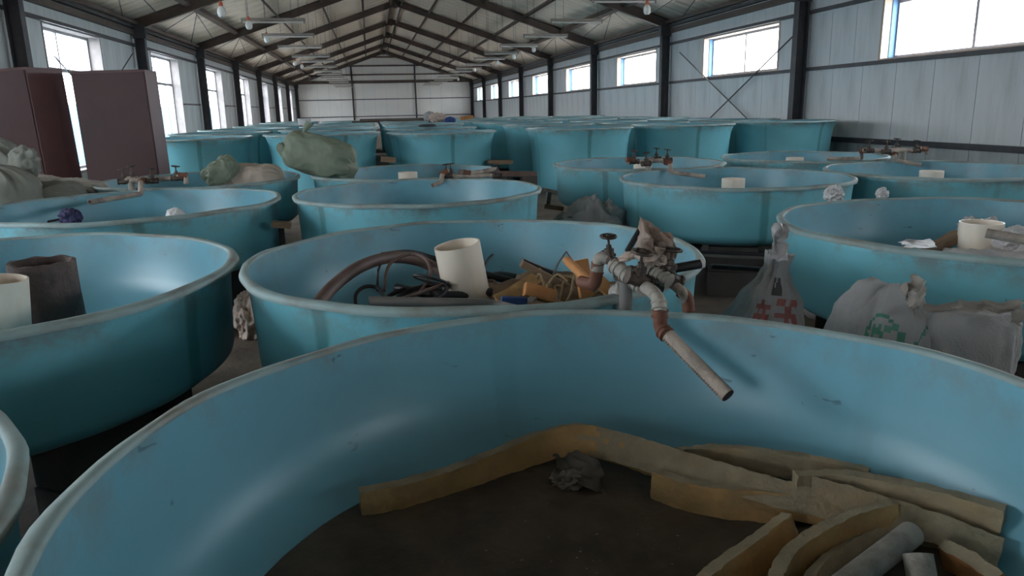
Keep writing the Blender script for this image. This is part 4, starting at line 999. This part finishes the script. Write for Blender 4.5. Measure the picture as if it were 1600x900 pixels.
board(862, 430, 3.1, .30, .04, .04, (0, .45, 0), 'hose', 'dark batten slanting behind the grey one', name='batten')
hose([Hh(864, 430, 3.0), Hh(872, 412, 3.0), Hh(885, 393, 3.0)], .004, 'rod', 'thin bent steel rod, near side of the upright pair', 'rod', name='steel_rod', group=None)
hose([Hh(885, 393, 3.0), Hh(894, 406, 3.0), Hh(908, 428, 3.0)], .004, 'rod', 'thin steel rod falling away from the top of the bent rod', 'rod', name='steel_rod', group=None)
# straw rope tangle: about two dozen strands as single ropes
for i in range(26):
    cx = 850+random.uniform(-22, 60); cy = 448+random.uniform(-10, 16); Y = 2.98+random.uniform(-.18, .15)
    c0 = Hh(cx, cy, Y); a = random.uniform(0, PI); L_ = random.uniform(.05, .11)
    P = [c0+Vector((math.cos(a)*L_*s, math.sin(a)*L_*s*.6, .035*math.sin(s*2.5+i)+random.uniform(-.01, .012))) for s in (-1, -.5, 0, .5, 1)]
    hose(P, .0048, 'rope', 'frayed straw-coloured rope strand in the tangle between the boards', 'rope', n=4, group='rope strands in the hose tank', name='rope', seg=7)

# ------------------------------------------------------------------ cabinets
def cabinet(c, rz, wx, dy, hz, label, tilt=0):
    t = empty('metal_cabinet', c, rz, label=label, cat='cabinet', group='maroon cabinets'); t.rotation_euler = (0, tilt, rz)
    b = bmesh.new(); box(b, (-wx/2, -dy/2+.02, .04), (wx/2, dy/2, hz), bevel=.006); obj('body', b, [M['maroon2']], t)
    for s in (1,):
        b = bmesh.new(); box(b, (-(wx/2-.01), -dy/2-.002, .08), (wx/2-.01, -dy/2+.019, hz-.03), bevel=.004) if True else box(b, (min(0.004*s, s*(wx/2-.01)), -dy/2-.002, .08), (max(.004*s, s*(wx/2-.01)), -dy/2+.019, hz-.03), bevel=.004)
        d = obj('door', b, M['maroon'], t)
        b = bmesh.new(); box(b, (wx*.40-.01, -dy/2-.02, hz*.35-.05), (wx*.40+.01, -dy/2-.003, hz*.35+.05), bevel=.004); obj('handle', b, M['maroon'], d)
    b = bmesh.new(); box(b, (-wx/2+.02, -dy/2+.03, 0), (wx/2-.02, dy/2-.02, .04)); obj('plinth', b, M['steel'], t)
    return t
cB = at(184, 200, 9.6); cabinet((cB.x, 9.85, 0), -.02, .80, .5, 2.03, 'maroon metal cabinet square to the hall, nearer the far blue tanks', tilt=-.012)
cA = at(50, 108, 9.4); cabinet((cA.x-.335, 9.4+.39, 0), -.35, .90, .57, 2.05, 'maroon metal cabinet turned at an angle behind the sack pile', tilt=-.035)


# ------------------------------------------------------------------ things on and between the far tanks
b = bmesh.new(); lathe(b, [(0, 0), (.17, 0), (.20, .30), (.205, .31), (.195, .31), (.165, .02), (0, .02)], 28)
p = at(476, 194, 24); o = obj('bucket', b, M['plastic'], smooth=True, label='white bucket on the far tanks before the gable wall', cat='bucket'); o.location = (p.x, p.y, p.z-.14)
b = bmesh.new(); tube(b, [at(562, 188, 27), at(662, 186, 27)], .045, 10); obj('long_pipe', b, M['rod'], smooth=True, label='long grey pipe laid across the far tank rims', cat='pipe')
b = bmesh.new(); tube(b, [at(550, 190.5, 26), at(664, 188.5, 26)], .03, 10); obj('long_pipe', b, M['rafter'], smooth=True, label='thin dark pipe laid beside the long grey pipe', cat='pipe')
p = at(684, 184, 22); crumple('bundle', p, (.22, .15, .12), M['rag'], 'brown and grey bundle heaped on a far tank', 'bundle', seed=71, amp=.35)
p = at(672, 183, 22.3); crumple('bundle', p, (.16, .15, .14), M['sack_grey'], 'grey end of cloth beside the brown bundle on a far tank', 'bundle', seed=72, amp=.3)
p = at(703, 188.5, 21.5); crumple('blue_cloth', p, (.14, .12, .09), M['blue'], 'blue cloth hanging over a far tank rim beside the bundle', 'cloth', seed=73, amp=.35)
b = bmesh.new(); Mx = Matrix.Translation(at(729, 184, 23)) @ Matrix.Rotation(-.1, 4, 'Y') ; box(b, (-.19, -.15, -.05), (.19, .15, .05), Mx, bevel=.01); obj('box', b, M['orange'], label='flat orange brown box on a far tank', cat='box')
b = bmesh.new(); lathe(b, [(0, .05), (.12, .045), (.19, .02), (.2, 0), (0, -.01)], 24); p = at(668, 198, 15.0); o = obj('lid', b, M['steel'], smooth=True, label='dark round lid lying on the rim of the third far tank', cat='lid'); o.location = p
# timber and steel lying in the cross aisle
def beam(p, q, w_, h_, m, label, cat='beam', name='beam'):
    p = Vector(p); q = Vector(q); x = (q-p).normalized(); z = Vector((0, 0, 1)); y = z.cross(x).normalized(); z = x.cross(y)
    b = bmesh.new(); R_ = Matrix(((x.x, y.x, z.x, p.x), (x.y, y.y, z.y, p.y), (x.z, y.z, z.z, p.z), (0, 0, 0, 1)))
    box(b, (0, -w_/2, -h_/2), ((q-p).length, w_/2, h_/2), R_, bevel=.006); return obj(name, b, M[m], label=label, cat=cat)
beam(at(765, 271, 11.6), at(838, 272, 11.6), .12, .08, 'hosebr', 'brown timber plank lying in the cross aisle', 'plank', 'plank')
for px in (778, 826):
    p = at(px, 271, 11.6); b = bmesh.new(); box(b, (p.x-.12, 11.5, 0), (p.x+.12, 11.7, p.z-.035), bevel=.008); obj('trestle_block', b, M['block'], label='concrete block under the cross aisle plank, ' + ('nearer the third far tank' if px < 800 else 'nearer the fourth far tank'), cat='block')
beam(at(762, 253, 13.2), at(800, 253, 13.2), .2, .07, 'wood', 'brown timber plank end between two far tanks', 'plank', 'plank')
beam(at(595, 248, 13.0), at(618, 250, 13.0), .2, .09, 'wood', 'timber block seen between the second and third far tank', 'plank', 'plank')
for i, (a, b_) in enumerate((((848, 296, 8.8), (872, 302, 8.7)), ((858, 300, 8.4), (855, 326, 8.4)), ((850, 322, 8.0), (880, 326, 8.0)))):
    beam(at(*a), at(*b_), .05, .05, ('oldpipe', 'rod', 'wood')[i], ('grey bent bracket top behind the empty blue tank', 'upright grey bracket leg behind the empty blue tank', 'timber batten on the floor behind the empty blue tank')[i], 'bracket' if i < 2 else 'plank', 'bracket' if i < 2 else 'plank')
# beams under the aisle tanks
beam(at(1075, 405, 4.9), at(1235, 412, 4.9), .12, .07, 'block', 'dusty concrete beam on the floor under the dark-seamed tank')
beam(at(1070, 395, 5.2), at(1230, 402, 5.2), .05, .05, 'hose', 'black pipe lying behind the dusty beam', 'pipe', 'floor_pipe')
beam(at(1110, 416, 4.4), at(1230, 424, 4.4), .04, .03, 'hose', 'thin black pipe lying in front of the dusty beam', 'pipe', 'floor_pipe')
# gap between the tanks left of centre
p = at(440, 358, 5.0); b = bmesh.new(); box(b, (-.09, -.06, 0), (.07, .06, .12), Matrix.Translation((p.x, 5.0, .12)), bevel=.01); obj('foam_block', b, M['pvc'], label='pale block on the floor between the cloth tank and the empty tank', cat='block')
beam(at(425, 350, 5.4), at(455, 352, 5.4), .1, .04, 'wood', 'short plank above the pale block', 'plank', 'plank')
p = at(405, 550, 2.7); crumple('crumpled_bag', (p.x, p.y, .35), (.05, .06, .12), M['sack_white'], 'whitish bag on the floor between the rusted-pipe tank and the hose tank', 'bag', seed=81, amp=.35)
p = atz(392, 500, .12); crumple('crumpled_bag', (p.x, p.y, .14), (.10, .12, .16), M['rag'], 'pinkish brown bundle on the floor behind the whitish bag', 'bag', seed=82, amp=.3)
